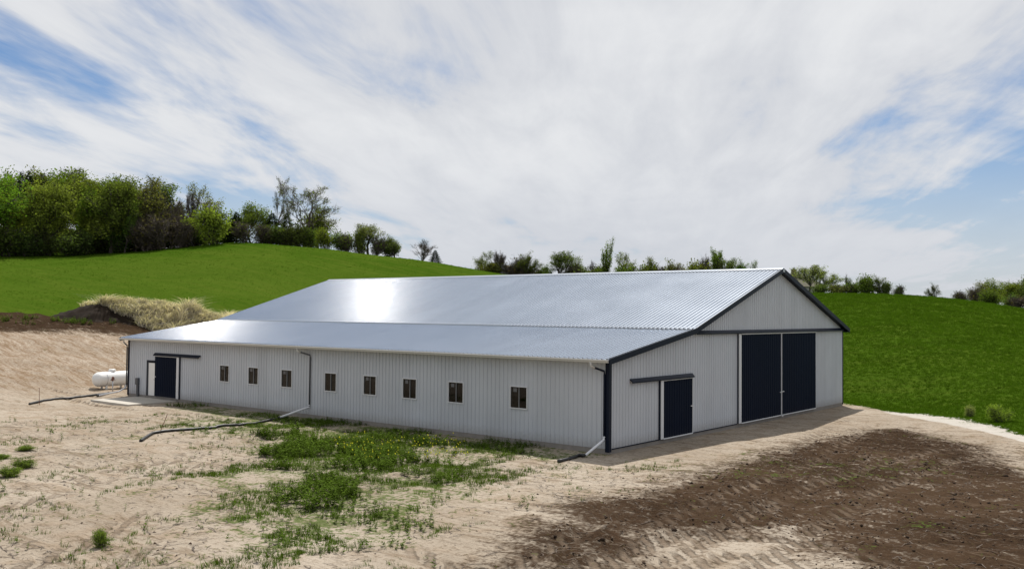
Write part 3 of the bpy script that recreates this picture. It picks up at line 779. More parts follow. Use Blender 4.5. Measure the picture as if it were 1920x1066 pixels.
# ------------------------------------------------------------------ scattering
def scatter(templates, P, scale, rng, tilt=.15, hsc=None):
    """merge copies of (V, T) templates at points P (N,3)"""
    N = len(P); which = rng.integers(0, len(templates), N); VS, TS = [], []; base = 0
    for k, (V, T) in enumerate(templates):
        sel = np.where(which == k)[0]
        if not len(sel): continue
        a = rng.uniform(0, 2 * np.pi, len(sel)); c, s = np.cos(a), np.sin(a); sc = scale[sel]
        v = np.asarray(V, float)[None].repeat(len(sel), 0) * sc[:, None, None]
        if hsc is not None: v[:, :, 2] *= hsc[sel][:, None]
        x = v[:, :, 0] * c[:, None] - v[:, :, 1] * s[:, None]; yv = v[:, :, 0] * s[:, None] + v[:, :, 1] * c[:, None]
        tx = rng.normal(0, tilt, len(sel)); ty = rng.normal(0, tilt, len(sel))
        x = x + v[:, :, 2] * tx[:, None]; yv = yv + v[:, :, 2] * ty[:, None]
        vv_ = np.stack([x, yv, v[:, :, 2]], -1) + P[sel][:, None, :]
        t = np.asarray(T)[None] + (base + np.arange(len(sel)) * len(V))[:, None, None]
        VS.append(vv_.reshape(-1, 3)); TS.append(t.reshape(-1, 3)); base += len(sel) * len(V)
    return np.concatenate(VS), np.concatenate(TS)
def blade_tuft(rng, n, h, wdt, spread, lean=.35):
    V, T = [], []
    for i in range(n):
        a = rng.uniform(0, 6.28); r = spread * math.sqrt(rng.uniform(0, 1)); bx, by = r * math.cos(a), r * math.sin(a)
        d = rng.uniform(0, 6.28); hh = h * rng.uniform(.55, 1.0); l = hh * rng.normal(0, lean); k = len(V)
        dx, dy = math.cos(d) * wdt / 2, math.sin(d) * wdt / 2
        V += [(bx - dx, by - dy, -.02), (bx + dx, by + dy, -.02), (bx + l * math.cos(a), by + l * math.sin(a), hh)]; T.append((k, k + 1, k + 2))
    return V, T
def leafy_weed(rng, h, nl, ls):
    V, T = [], []
    ns = 3
    for s in range(ns):
        a = rng.uniform(0, 6.28); l = h * rng.uniform(.1, .35); hh = h * rng.uniform(.6, 1); k = len(V)
        V += [(-.006, 0, 0), (.006, 0, 0), (l * math.cos(a), l * math.sin(a), hh)]; T.append((k, k + 1, k + 2))
        for i in range(nl // ns):
            t = rng.uniform(.12, 1); p = np.array((l * math.cos(a) * t, l * math.sin(a) * t, hh * t)); b = rng.uniform(0, 6.28)
            sz = ls * rng.uniform(.6, 1.2) * (1.15 - .6 * t); d = np.array((math.cos(b), math.sin(b), rng.uniform(-.1, .6))); q = np.cross(d, (0, 0, 1)); q /= np.linalg.norm(q)
            k = len(V); V += [tuple(p), tuple(p + d * sz * .5 + q * sz * .28), tuple(p + d * sz), tuple(p + d * sz * .5 - q * sz * .28)]; T += [(k, k + 1, k + 2), (k, k + 2, k + 3)]
    return V, T
rng = np.random.default_rng(7)
def with_ground(P2): return np.column_stack([P2, ground(P2[:, 0], P2[:, 1]) - .01])
def poly_points(poly, n, rng, edge=0.0, seed=1, thr=-9):
    lo, hi = poly.min(0) - 2, poly.max(0) + 2; out = []
    while sum(map(len, out)) < n:
        q = rng.uniform(lo, hi, (n * 3, 2)); k = inside_dist(q[:, 0], q[:, 1], poly) + edge * fbm(q[:, 0] * .4, q[:, 1] * .4, seed, 4) > 0
        k &= fbm(q[:, 0] * .8, q[:, 1] * .8, seed + 5, 3) > thr
        out.append(q[k])
    return np.concatenate(out)[:n]
def outside_barn(q): return ~((q[:, 0] > -L - .2) & (q[:, 0] < .2) & (q[:, 1] > -.15) & (q[:, 1] < W + .2))
wt = [leafy_weed(np.random.default_rng(i), .55, 24, .15) for i in range(6)]
gt_ = [blade_tuft(np.random.default_rng(20 + i), 9, .16, .018, .10) for i in range(5)]
# dense weed bed
q = poly_points(WEED, 2500, rng, 6.0, 3, -.03); q = q[outside_barn(q)]
nbed = len(q); q = np.concatenate([q, poly_points(poly_px([(500, 955), (700, 935), (770, 1000), (640, 1062), (440, 1056)]), 230, rng, 5.0, 63, -.09), poly_points(poly_px([(330, 800), (520, 792), (600, 815), (480, 835)]), 160, rng, 2.0, 64, .0)])
V, T = scatter(wt, with_ground(q), np.where(np.arange(len(q)) < nbed, rng.uniform(.25, 1.0, len(q)), rng.uniform(.2, .5, len(q))) * (.55 + .8 * vnoise(q[:, 0] * .5, q[:, 1] * .5, 77)), rng)
o = link('weed_bed', mesh_np('weed_bed', V, T), 'weed_leaf'); tag(o, 'thick green weeds growing on the dirt along the windowed wall', 'weeds', kind='stuff')
fl_t = [([(-.02, 0, .5), (.02, 0, .5), (0, .02, .545), (0, -.02, .545)], [(0, 1, 2), (0, 1, 3), (0, 2, 3)])]
q2 = poly_points(poly_px([(620, 830), (860, 838), (880, 880), (700, 885), (600, 860)]), 150, rng, 1.5, 8)
V, T = scatter(fl_t, with_ground(q2), rng.uniform(.75, 1.15, len(q2)), rng, .3)
o = link('yellow_blossoms', mesh_np('yellow_blossoms', V, T), 'yellow_flower'); tag(o, 'tiny yellow blossoms over the weed bed by the barn', 'flowers', kind='stuff')
# shaded weeds at the wall foot
q = np.column_stack([rng.uniform(-29, -1, 3600), -rng.uniform(.05, 2.4, 3600)]); q = q[fbm(q[:, 0] * .5, q[:, 1] * .3, 17, 3) > .0]
V, T = scatter(wt, with_ground(q), rng.uniform(.18, .55, len(q)), rng)
o = link('wall_weeds', mesh_np('wall_weeds', V, T), 'weed_leaf'); tag(o, 'low weeds in the shade along the foot of the windowed wall', 'weeds', kind='stuff')
# thin grass and seedlings over the yard
q = poly_points(GRASSY, 5200, rng, 5.0, 23, .0); q = q[outside_barn(q)]
V, T = scatter(gt_, with_ground(q), rng.uniform(.5, 1.3, len(q)), rng)
YARD = poly_px([(-150, 800), (300, 775), (900, 830), (1150, 880), (1300, 860), (1250, 900), (1000, 990), (900, 1075), (300, 1090), (-200, 1090)])
q = poly_points(YARD, 2600, rng, 0, 29, .09)
V2, T2 = scatter(gt_, with_ground(q), rng.uniform(.4, 1.1, len(q)), rng)
o = link('sparse_grass', mesh_np('sparse_grass', np.concatenate([V, V2]), np.concatenate([T, T2 + len(V)])), 'weed_leaf'); tag(o, 'thin patchy grass and seedlings on the pale dirt', 'grass', kind='stuff')
q = poly_points(YARD, 260, rng, 0, 33, -.02)
V, T = scatter(wt, with_ground(q), rng.uniform(.2, .6, len(q)), rng)
o = link('scattered_weeds', mesh_np('scattered_weeds', V, T), 'weed_leaf'); tag(o, 'small scattered weeds on the pale dirt yard', 'weeds', kind='stuff')
# clods on the dark topsoil
cl = []
for i in range(5):
    r_ = np.random.default_rng(40 + i); v = np.array([(1, 0, 0), (-1, 0, 0), (0, 1, 0), (0, -1, 0), (0, 0, .8), (0, 0, -.8)]) * r_.uniform(.6, 1.2, (6, 1))
    cl.append((v, [(0, 2, 4), (2, 1, 4), (1, 3, 4), (3, 0, 4), (2, 0, 5), (1, 2, 5), (3, 1, 5), (0, 3, 5)]))
q = poly_points(SOIL, 9000, rng, 3.0, 44)
V, T = scatter(cl, with_ground(q), np.clip(rng.lognormal(-3.8, .5, len(q)), .01, .09), rng, .2)
o = link('soil_clods', mesh_np('soil_clods', V, T), 'clod'); tag(o, 'loose dark clods strewn over the spread topsoil', 'soil', kind='stuff')
q = poly_points(YARD, 2500, rng, 0, 48, .0)
V, T = scatter(cl, with_ground(q), np.clip(rng.lognormal(-3.9, .5, len(q)), .01, .07), rng, .2)
o = link('dirt_crumbs', mesh_np('dirt_crumbs', V, T), 'clod'); tag(o, 'crumbs of dirt lying on the pale yard', 'soil', kind='stuff')
# dry stalks and straw bits lying on the dirt
sv = []
for i in range(5):
    r_ = np.random.default_rng(90 + i); l = .16 * r_.uniform(.6, 1.3); b_ = r_.normal(0, .03)
    sv.append(([(-l, -.008, .012), (-l, .008, .012), (0, b_ + .01, .03), (0, b_ - .01, .03), (l, .006, .01), (l, -.006, .01)], [(0, 3, 2), (0, 2, 1), (3, 5, 4), (3, 4, 2)]))
q = np.concatenate([poly_points(YARD, 5200, rng, 0, 58, .02), poly_points(SOIL, 1800, rng, 3, 59)])
V, T = scatter(sv, with_ground(q), rng.uniform(.35, 1.3, len(q)), rng, .1)
material('litter', plain((.075, .055, .04), .9, 0, .4, .6)); o = link('plant_litter', mesh_np('plant_litter', V, T), 'litter'); tag(o, 'bits of dry stalk and straw littering the dirt yard', 'litter', kind='stuff')
# crop on the field
def field_pts(n, c0, c1, d0, d1, rng):
    a = rng.uniform(px_angle(c0), px_angle(c1), n); D = np.exp(rng.uniform(math.log(d0), math.log(d1), n))
    x = CAM[0] + D * (np.cos(a) * FH[0] + np.sin(a) * RH[0]); y = CAM[1] + D * (np.cos(a) * FH[1] + np.sin(a) * RH[1])
    q = np.column_stack([x, y]); k = (is_field(x, y) > -.6) & outside_barn(q); return q[k]
ct = [blade_tuft(np.random.default_rng(60 + i), 10, .26, .035, .17, .5) for i in range(5)]
parts = []
for n, c0, c1, d0, d1, s0, s1 in ((80000, 1480, 2250, 42, 145, .38, .85), (24000, -350, 1000, 96, 200, .20, .38)):
    q = field_pts(n, c0, c1, d0, d1, rng); Dq = polar(q[:, 0], q[:, 1])[0]
    parts.append(scatter(ct, with_ground(q), rng.uniform(s0, s1, len(q)) * (Dq / 62) ** .8, rng, .2, rng.uniform(.5, 1.0, len(q))))
off = 0; Vs, Ts = [], []
for V, T in parts: Vs.append(V); Ts.append(T + off); off += len(V)
o = link('field_crop', mesh_np('field_crop', np.concatenate(Vs), np.concatenate(Ts)), 'crop'); tag(o, 'short bright green crop covering the rolling field', 'crop', kind='stuff')

# ------------------------------------------------------------------ topsoil mound under dead grass
mc = at_range(285, 100.0); ma = px_angle(285)
ru = np.array([math.cos(YAW), math.sin(YAW)]); rv = np.array([-ru[1], ru[0]])      # along / behind
def mound_h(u, v):
    crest = np.interp(u, [-10.5, -9.2, -7.6, -6.0, -2, 1, 4, 6, 9, 11.5], [0, .3, .9, 1.5, 1.8, 2.1, 2.0, 1.7, 1.1, 0])
    crest = crest * (1 + .35 * fbm(u * .5, v * .5, 101, 3))
    vv_ = v - .5 * fbm(u * .4, u * 0, 103, 3) * 3
    return crest * np.exp(-np.abs(vv_ / 2.6) ** 2.6) + .95 * crest ** .5 * fbm(u * 1.1, v * 1.1, 105, 5)
def mound_pt(u, v):
    x = mc[0] + u * ru[0] + v * rv[0]; y = mc[1] + u * ru[1] + v * rv[1]; return x, y
uu_, vv2 = np.meshgrid(np.linspace(-11, 12, 116), np.linspace(-4.5, 4.5, 46)); uf_, vf_ = uu_.ravel(), vv2.ravel()
x_, y_ = mound_pt(uf_, vf_); hz = mound_h(uf_, vf_) - .25
edge = sstep(0, 1.0, np.minimum(4.5 - np.abs(vf_), np.minimum(uf_ + 11, 12 - uf_)))
z_ = ground(x_, y_) + np.where(edge < 1, hz * edge - .3 * (1 - edge), hz)
ix = np.arange(116 * 46).reshape(46, 116); qd = np.stack([ix[:-1, :-1], ix[:-1, 1:], ix[1:, 1:], ix[1:, :-1]], -1).reshape(-1, 4)
mo = link('topsoil_mound', mesh_np('topsoil_mound', np.column_stack([x_, y_, z_]), qd, True), 'soil'); mo['kind'] = 'structure'
N = 30000; u = rng.uniform(-8.0, 11, N); v = rng.uniform(-4.2, 2.5, N)
low = np.interp(u, [-8, -6.5, -4, -1, 1.5, 4.5, 5.5, 7, 9, 11], [1.5, .3, -.9, -2.4, -4.2, -4.2, -1.4, -1.0, -1.2, -1.5])
k = v > low + .7 * fbm(u * 1.1, v * .6, 111, 3); u, v = u[k], v[k]
x_, y_ = mound_pt(u, v); z_ = ground(x_, y_) + mound_h(u, v) - .3
n = len(u); hgt = rng.uniform(.25, .85, n) * (1 + 1.0 * (vnoise(u * .8, v * 0, 7) > .62)); wd_ = rng.uniform(.03, .06, n)
lean_u = rng.normal(.45, .75, n); lean_v = rng.normal(-.45, .6, n)
B = np.column_stack([x_, y_, z_]); ang = rng.uniform(0, np.pi, n)
dxy = np.column_stack([np.cos(ang) * wd_, np.sin(ang) * wd_, np.zeros(n)])
Mp = B + np.column_stack([(lean_u * ru[0] * .3 + lean_v * rv[0] * .3) * hgt, (lean_u * ru[1] * .3 + lean_v * rv[1] * .3) * hgt, hgt * .6])
Tp = B + np.column_stack([(lean_u * ru[0] + lean_v * rv[0]) * hgt, (lean_u * ru[1] + lean_v * rv[1]) * hgt, hgt * .85])
V = np.stack([B - dxy, B + dxy, Mp + dxy * .7, Mp - dxy * .7, Tp], 1).reshape(-1, 3)
b0 = np.arange(n) * 5
T = np.concatenate([np.stack([b0, b0 + 1, b0 + 2], 1), np.stack([b0, b0 + 2, b0 + 3], 1), np.stack([b0 + 3, b0 + 2, b0 + 4], 1)])
o = link('dead_grass', mesh_np('dead_grass', V, T), 'dry_grass'); tag(o, 'tan dead grass flopped over the topsoil mound', 'dead grass', kind='stuff')
q = poly_px([(0, 606), (120, 608), (300, 612), (420, 606), (420, 598), (300, 602), (120, 598), (0, 596)])
q = poly_points(q, 420, rng, 1.5, 55, -.02); V, T = scatter(wt, with_ground(q), rng.uniform(.5, 1.2, len(q)), rng)
o = link('bank_weeds', mesh_np('bank_weeds', V, T), 'weed_leaf'); tag(o, 'dark green weeds along the foot of the topsoil bank', 'weeds', kind='stuff')

# ------------------------------------------------------------------ trees
def grow(seed, H, levels, nchild, ang, ratio, trunk=.3, up=.25, r0=None, multi=1, jit=.18, droop=0.0):
    """branch skeleton: list of (points, radii, level) and tips"""
    r = random.Random(seed); segs, tips = [], []
    def rec(p, d, ln, rad, lev):
        pts, rr = [p], [rad]; n = 4 if lev < 2 else 2; q = Vector(p); dd = Vector(d)
        for i in range(n):
            dd = (dd + Vector((r.gauss(0, jit), r.gauss(0, jit), r.gauss(0, jit) * .5 + (up if lev else 0) * .35 - droop * lev * .1))).normalized()
            q = q + dd * ln / n; pts.append(tuple(q)); rr.append(rad * (1 - .62 * (i + 1) / n) if lev else rad * (1 - .45 * (i + 1) / n))
        segs.append((pts, rr, lev))
        if lev >= levels: tips.append((tuple(q), tuple(dd))); return
        k = nchild[min(lev, len(nchild) - 1)]
        for j in range(k):
            t = r.uniform(trunk if lev == 0 else .3, 1.0) if j else 1.0
            f = t * n; i0 = min(int(f), n - 1); a = Vector(pts[i0]); b = Vector(pts[i0 + 1]); s = a + (b - a) * (f - i0)
            az = r.uniform(0, 6.283); aa = ang * r.uniform(.6, 1.25) * (.45 if j == 0 else 1)
            side = dd.orthogonal().normalized(); side = (Matrix.Rotation(az, 3, dd) @ side)
            nd = (dd * math.cos(aa) + side * math.sin(aa) + Vector((0, 0, up))).normalized()
            rad2 = max(.008, rr[i0] * (.62 if j else .75))
            rec(tuple(s), nd, ln * ratio * r.uniform(.75, 1.15) * (1.1 - .35 * t if lev == 0 else 1), rad2, lev + 1)
    for mth in range(multi):
        a = r.uniform(0, 6.283); tl = .0 if multi == 1 else .32
        rec((.15 * mth * math.cos(a), .15 * mth * math.sin(a), -.3), Vector((tl * math.cos(a), tl * math.sin(a), 1)).normalized(), H * (.5 if levels > 2 else .6), r0 or H * .022, 0)
    return segs, tips
def tree_meshes(name, seed, H, leaf_n=0, leaf_s=.4, leaf_r=.8, twig_n=0, twig_l=.9, **kw):
    segs, tips = grow(seed, H, **kw); b = MB()
    for pts, rr, lev in segs: b.tube(pts, rr, 6 if lev == 0 else (4 if lev == 1 else 3), cap=False)
    rg = np.random.default_rng(seed); tp = np.array([t[0] for t in tips]); td = np.array([t[1] for t in tips]); out = []
    wood = None
    V = np.array(b.V); faces = list(b.F); zmax = max(V[:, 2].max(), 1e-3)
    if twig_n:
        k = rg.integers(0, len(tp), twig_n); back = rg.uniform(0, 1.2, (twig_n, 1))
        p = tp[k] - td[k] * back + rg.normal(0, .12, (twig_n, 3)); d = td[k] + rg.normal(0, .55, (twig_n, 3)) + np.array((0, 0, .2)); d /= np.linalg.norm(d, axis=1)[:, None]
        l = twig_l * rg.uniform(.4, 1.1, (twig_n, 1)); s = np.cross(d, rg.normal(0, 1, (twig_n, 3))); s /= np.linalg.norm(s, axis=1)[:, None]; wv = .018
        tv = np.stack([p - s * wv, p + s * wv, p + d * l], 1).reshape(-1, 3); n0 = len(V); V = np.concatenate([V, tv])
        faces += [(n0 + 3 * i, n0 + 3 * i + 1, n0 + 3 * i + 2) for i in range(twig_n)]
    tm = mesh(name + '_wood', V, faces); crown = None
    if leaf_n:
        k = rg.integers(0, len(tp), leaf_n); c = tp[k] - td[k] * rg.uniform(0, .8, (leaf_n, 1)) + np.clip(rg.normal(0, leaf_r * .5, (leaf_n, 3)), -leaf_r * .8, leaf_r * .8)
        a = rg.normal(0, 1, (leaf_n, 3)); a /= np.linalg.norm(a, axis=1)[:, None]; bb = np.cross(a, rg.normal(0, 1, (leaf_n, 3))); bb /= np.linalg.norm(bb, axis=1)[:, None]
        s = leaf_s * rg.uniform(.5, 1.2, (leaf_n, 1))
        lv = np.stack([c - a * s * .5, c + bb * s * .33, c + a * s * .5, c - bb * s * .33], 1).reshape(-1, 3); i0 = np.arange(leaf_n) * 4
        crown = mesh_np(name + '_leaves', lv, np.concatenate([np.stack([i0, i0 + 1, i0 + 2], 1), np.stack([i0, i0 + 2, i0 + 3], 1)])); zmax = max(zmax, np.percentile(lv[:, 2], 99.5))
        wx = np.percentile(np.abs(lv[:, :2]), 96)
    else: wx = np.percentile(np.abs(V[:, :2]), 99)
    return dict(wood=tm, crown=crown, H=float(zmax), R=float(wx))
def conifer_meshes(name, seed, H=10, n=5200):
    rg = np.random.default_rng(seed); b = MB().tube([(0, 0, -.3), (0, 0, H * .5), (0, 0, H * .97)], [.16, .10, .02], 6)
    h = H * (1 - rg.uniform(0, 1, n) ** .55 * .97); env = (1 - h / H) ** .85 * H * .24 * (1 + .35 * np.sin(h * 5.1 + rg.uniform(0, .8, n)))
    a = rg.uniform(0, 6.283, n); r = env * np.sqrt(rg.uniform(.05, 1, n)); c = np.column_stack([r * np.cos(a), r * np.sin(a), h])
    d = np.column_stack([np.cos(a), np.sin(a), rg.normal(.25, .3, n)]); s = np.cross(d, rg.normal(0, 1, (n, 3))); s /= np.linalg.norm(s, axis=1)[:, None]
    l = rg.uniform(.2, .55, (n, 1)); V = np.stack([c - s * .07, c + s * .07, c + d * l], 1).reshape(-1, 3); i0 = np.arange(n) * 3
    return dict(wood=mesh(name + '_wood', b.V, b.F), crown=mesh_np(name + '_leaves', V, np.stack([i0, i0 + 1, i0 + 2], 1)), H=H, R=H * .22)
def shrub_meshes(name, seed, H=3.0, n=3400, ls=.20, twigs=700):
    return tree_meshes(name, seed, H, n, ls, .7, twigs, .7, levels=2, nchild=(6, 5), ang=.75, ratio=.6, trunk=.1, up=.3, multi=4, r0=.05)
K = {}
for i in range(4): K['leafy%d' % i] = tree_meshes('leafy', 200 + i, 12, 8500, .29, 1.05, 1200, .9, levels=3, nchild=(7, 5, 4), ang=.72, ratio=.62, trunk=.28, up=.18)
for i in range(3): K['airy%d' % i] = tree_meshes('airy', 220 + i, 12, 3800, .26, .75, 2000, .9, levels=3, nchild=(6, 5, 4), ang=.66, ratio=.64, trunk=.35, up=.2)
for i in range(3): K['bare%d' % i] = tree_meshes('bare', 240 + i, 12, 0, .3, .6, 4200, 1.0, levels=3, nchild=(6, 5, 5), ang=.62, ratio=.66, trunk=.3, up=.22)
K['tall0'] = tree_meshes('tall', 263, 14, 1300, .24, .5, 3000, .8, levels=3, nchild=(5, 4, 5), ang=.62, ratio=.72, trunk=.45, up=.12, r0=.26)
K['tall1'] = tree_meshes('tall', 277, 14, 1400, .24, .5, 3000, .8, levels=3, nchild=(6, 4, 5), ang=.80, ratio=.72, trunk=.35, up=.08, r0=.28)
for i in range(2): K['col%d' % i] = tree_meshes('columnar', 280 + i, 11, 2600, .26, .6, 900, .7, levels=3, nchild=(8, 5, 3), ang=.55, ratio=.50, trunk=.2, up=.25)
for i in range(2): K['conifer%d' % i] = conifer_meshes('conifer', 300 + i)
for i in range(3): K['shrub%d' % i] = shrub_meshes('shrub', 320 + i)
for i in range(2): K['brush%d' % i] = shrub_meshes('brush', 340 + i, 3.0, 500, .22, 2600)
GREENS = {'bright': (.165, .235, .038), 'mid': (.125, .175, .032), 'dark': (.080, .110, .028), 'olive': (.108, .145, .036), 'pale': (.20, .235, .080), 'cedar': (.020, .033, .013), 'brown': (.085, .075, .035)}
seen = {}
def plant(kind, px, top_y, D, wpx, shade, label, name='tree', cat='tree', group=None, sink=0.0, base_y=None):
    """put a tree at a bearing and range; it stands on the terrain and reaches the height seen"""
    xy = at_range(px, D); z = gpt(xy[0], xy[1]) - sink - (.9 if kind[:4] in ('leaf', 'airy', 'col0', 'col1', 'bare') else 0)
    h = CAM[2] + px_slope(px, top_y) * D - z; h = max(h, .8)
    wd = wpx * (1.3 if kind[:4] in ('bare', 'brus', 'airy', 'shru') else 1.15) / FPX * D; k = K[kind]; o = empty(name, (xy[0], xy[1], z), random.Random(int(px * 13 + top_y)).uniform(0, 6.28))
    sz = h / k['H']; sxy = min(max(wd / (2 * k['R']), .45 * sz), 1.9 * sz); o.scale = (sxy, sxy, sz)
    t = link('trunk', k['wood'], 'twig' if kind[:4] in ('bare', 'tall', 'brus') else 'bark', o)
    if k['crown']:
        c = link('crown', k['crown'], 'leaf', o); rr = random.Random(int(px * 7 + D)); g = GREENS[shade]
        c.color = (g[0] * rr.uniform(.85, 1.18), g[1] * rr.uniform(.88, 1.12), g[2] * rr.uniform(.8, 1.2), 1)
    tag(o, label, cat, group); return o
WOODG = 'trees of the hilltop wood'
def wood_tree(kind, px, top, D, w, sh):
    lab = {'leafy': {'bright': 'bright yellow-green leafy tree in the hilltop wood', 'mid': 'mid-green leafy tree in the hilltop wood', 'dark': 'dark green leafy tree in the hilltop wood', 'olive': 'olive leafy tree in the hilltop wood'}.get(sh, 'leafy tree in the hilltop wood'),
           'airy': 'thinly leafed tree with open limbs in the hilltop wood', 'bare': 'bare grey-brown tree in the hilltop wood', 'coni': 'dark conifer in the hilltop wood', 'shru': 'dark bushy undergrowth shrub in the hilltop wood', 'brus': 'bare brown thicket shrub in the hilltop wood'}[kind[:5] if kind[:5] in ('leafy',) else kind[:4]]
    plant(kind, px, top, D, w, sh, lab, 'tree' if kind[:4] not in ('shru', 'brus') else 'shrub', 'tree' if kind[:4] not in ('shru', 'brus') else 'shrub', WOODG + ': ' + lab.split(' in the')[0])
# front row, left to right (bearing, top row, range, width, tone)
for a in [('leafy0', 30, 332, 192, 110, 'bright'), ('leafy1', -35, 325, 190, 110, 'mid'), ('leafy2', 78, 338, 194, 80, 'bright'), ('leafy3', 138, 328, 195, 100, 'mid'), ('leafy1', 178, 340, 197, 70, 'mid'),
          ('leafy2', 204, 331, 194, 76, 'olive'), ('airy0', 252, 326, 197, 105, 'olive'), ('airy1', 222, 345, 200, 70, 'olive'), ('leafy0', 232, 372, 192, 50, 'mid'), ('bare0', 290, 348, 200, 70, 'brown'),
          ('bare1', 322, 366, 197, 56, 'brown'), ('bare2', 348, 356, 203, 50, 'brown'), ('conifer0', 318, 368, 206, 34, 'cedar'), ('conifer1', 334, 376, 204, 32, 'cedar'), ('conifer0', 300, 372, 206, 36, 'cedar'), ('brush0', 275, 405, 191, 60, 'brown'), ('brush1', 312, 402, 191, 60, 'brown'), ('brush0', 345, 400, 193, 52, 'brown'),
          ('shrub0', 20, 425, 188, 70, 'dark'), ('shrub1', 80, 425, 191, 70, 'dark'), ('shrub2', 165, 432, 196, 60, 'dark'), ('shrub0', 225, 425, 196, 56, 'dark'), ('shrub1', 262, 420, 197, 56, 'dark'),
          # back rows
          ('leafy3', 5, 318, 222, 90, 'mid'), ('leafy0', 58, 316, 224, 90, 'olive'), ('leafy1', 105, 322, 222, 90, 'mid'), ('airy2', 95, 312, 228, 80, 'mid'), ('leafy2', 150, 332, 220, 80, 'dark'), ('leafy0', 190, 335, 224, 80, 'dark'),
          ('airy2', 270, 342, 216, 80, 'olive'), ('leafy1', 240, 350, 216, 80, 'dark'), ('conifer1', 34, 320, 214, 34, 'cedar'), ('conifer0', 48, 318, 216, 34, 'cedar'), ('leafy3', 120, 380, 212, 90, 'dark'), ('leafy0', 45, 385, 210, 90, 'dark'), ('leafy2', 290, 392, 212, 80, 'dark'), ('leafy1', 195, 390, 210, 80, 'dark'),
          ('shrub2', 50, 430, 189, 66, 'dark'), ('shrub0', 120, 432, 192, 66, 'dark'), ('shrub1', 195, 428, 200, 66, 'dark'), ('shrub2', 245, 425, 203, 60, 'dark'), ('shrub1', 140, 428, 212, 90, 'dark'), ('shrub0', 60, 425, 214, 90, 'dark'), ('shrub2', 5, 420, 214, 90, 'dark'), ('shrub1', 290, 418, 212, 80, 'dark'), ('shrub0', 340, 415, 212, 70, 'dark'), ('shrub2', 215, 420, 214, 90, 'dark'), ('shrub0', 385, 418, 206, 60, 'dark'), ('shrub1', 425, 412, 206, 50, 'dark'),
          ('leafy3', -80, 322, 200, 110, 'mid'), ('leafy0', -140, 325, 205, 110, 'mid'), ('shrub1', -50, 420, 188, 80, 'dark')]:
    wood_tree(*a)
for a, lab in [(('airy0', 388, 345, 200, 62, 'pale'), 'pale airy tree rising above the bright green bush'),
               (('shrub0', 406, 390, 191, 66, 'bright'), 'bright lime-green bushy tree at the hilltop edge'),
               (('conifer1', 441, 396, 200, 38, 'cedar'), 'dark conifer right beside the lime-green bushy tree'),
               (('leafy1', 468, 380, 202, 56, 'mid'), 'rounded green tree left of the tall bare pair'),
               (('tall0', 503, 327, 200, 76, 'olive'), 'tall slender bare tree, higher one of the hilltop pair'),
               (('tall1', 568, 343, 198, 112, 'olive'), 'wide-spreading bare tree, lower one of the hilltop pair'),
               (('conifer0', 508, 398, 197, 46, 'cedar'), 'dark conifer at the foot of the tall slender bare tree'),
               (('conifer1', 536, 396, 201, 34, 'dark'), 'green conifer between the two tall bare trees'),
               (('leafy3', 593, 388, 206, 66, 'olive'), 'olive green tree behind the wide-spreading bare tree'),
               (('airy1', 740, 439, 186, 32, 'olive'), 'small open tree at the end of the hedgerow'),
               (('bare1', 790, 447, 186, 42, 'brown'), 'lone small bare tree on the hill shoulder'),
               (('conifer0', 815, 468, 182, 20, 'cedar'), 'tiny conifer beside the lone bare tree')]:
    plant(a[0], a[1], a[2], a[3], a[4], a[5], lab)
HG = 'hedgerow shrubs on the hill crest'
HG2 = 'hedgerow '
for px, top, w_, kd, sh in [(372, 432, 50, 'shrub2', 'dark'), (465, 415, 50, 'brush1', 'dark'), (495, 420, 46, 'shrub1', 'dark'), (530, 425, 46, 'shrub0', 'dark'), (562, 418, 40, 'shrub2', 'dark'), (588, 425, 46, 'shrub1', 'olive'), (612, 428, 34, 'shrub0', 'mid'), (634, 431, 36, 'shrub2', 'olive'), (655, 438, 34, 'brush0', 'olive'), (672, 428, 32, 'shrub1', 'mid'), (704, 441, 36, 'brush1', 'olive'), (722, 448, 30, 'shrub0', 'olive')]:
    plant(kd, px, top, 192 if px < 600 else 187, w_, sh, {'dark': 'dark dense', 'olive': 'olive green', 'mid': 'fresh green'}[sh] + (' twiggy' if kd[:4] == 'brus' else '') + (' hedgerow shrub at the foot of the tall bare pair' if px < 600 else ' hedgerow shrub trailing down the hill crest'), 'shrub', 'shrub', HG)
plant('airy2', 690, 419, 189, 38, 'pale', 'pale airy tree rising out of the hedgerow shrubs')
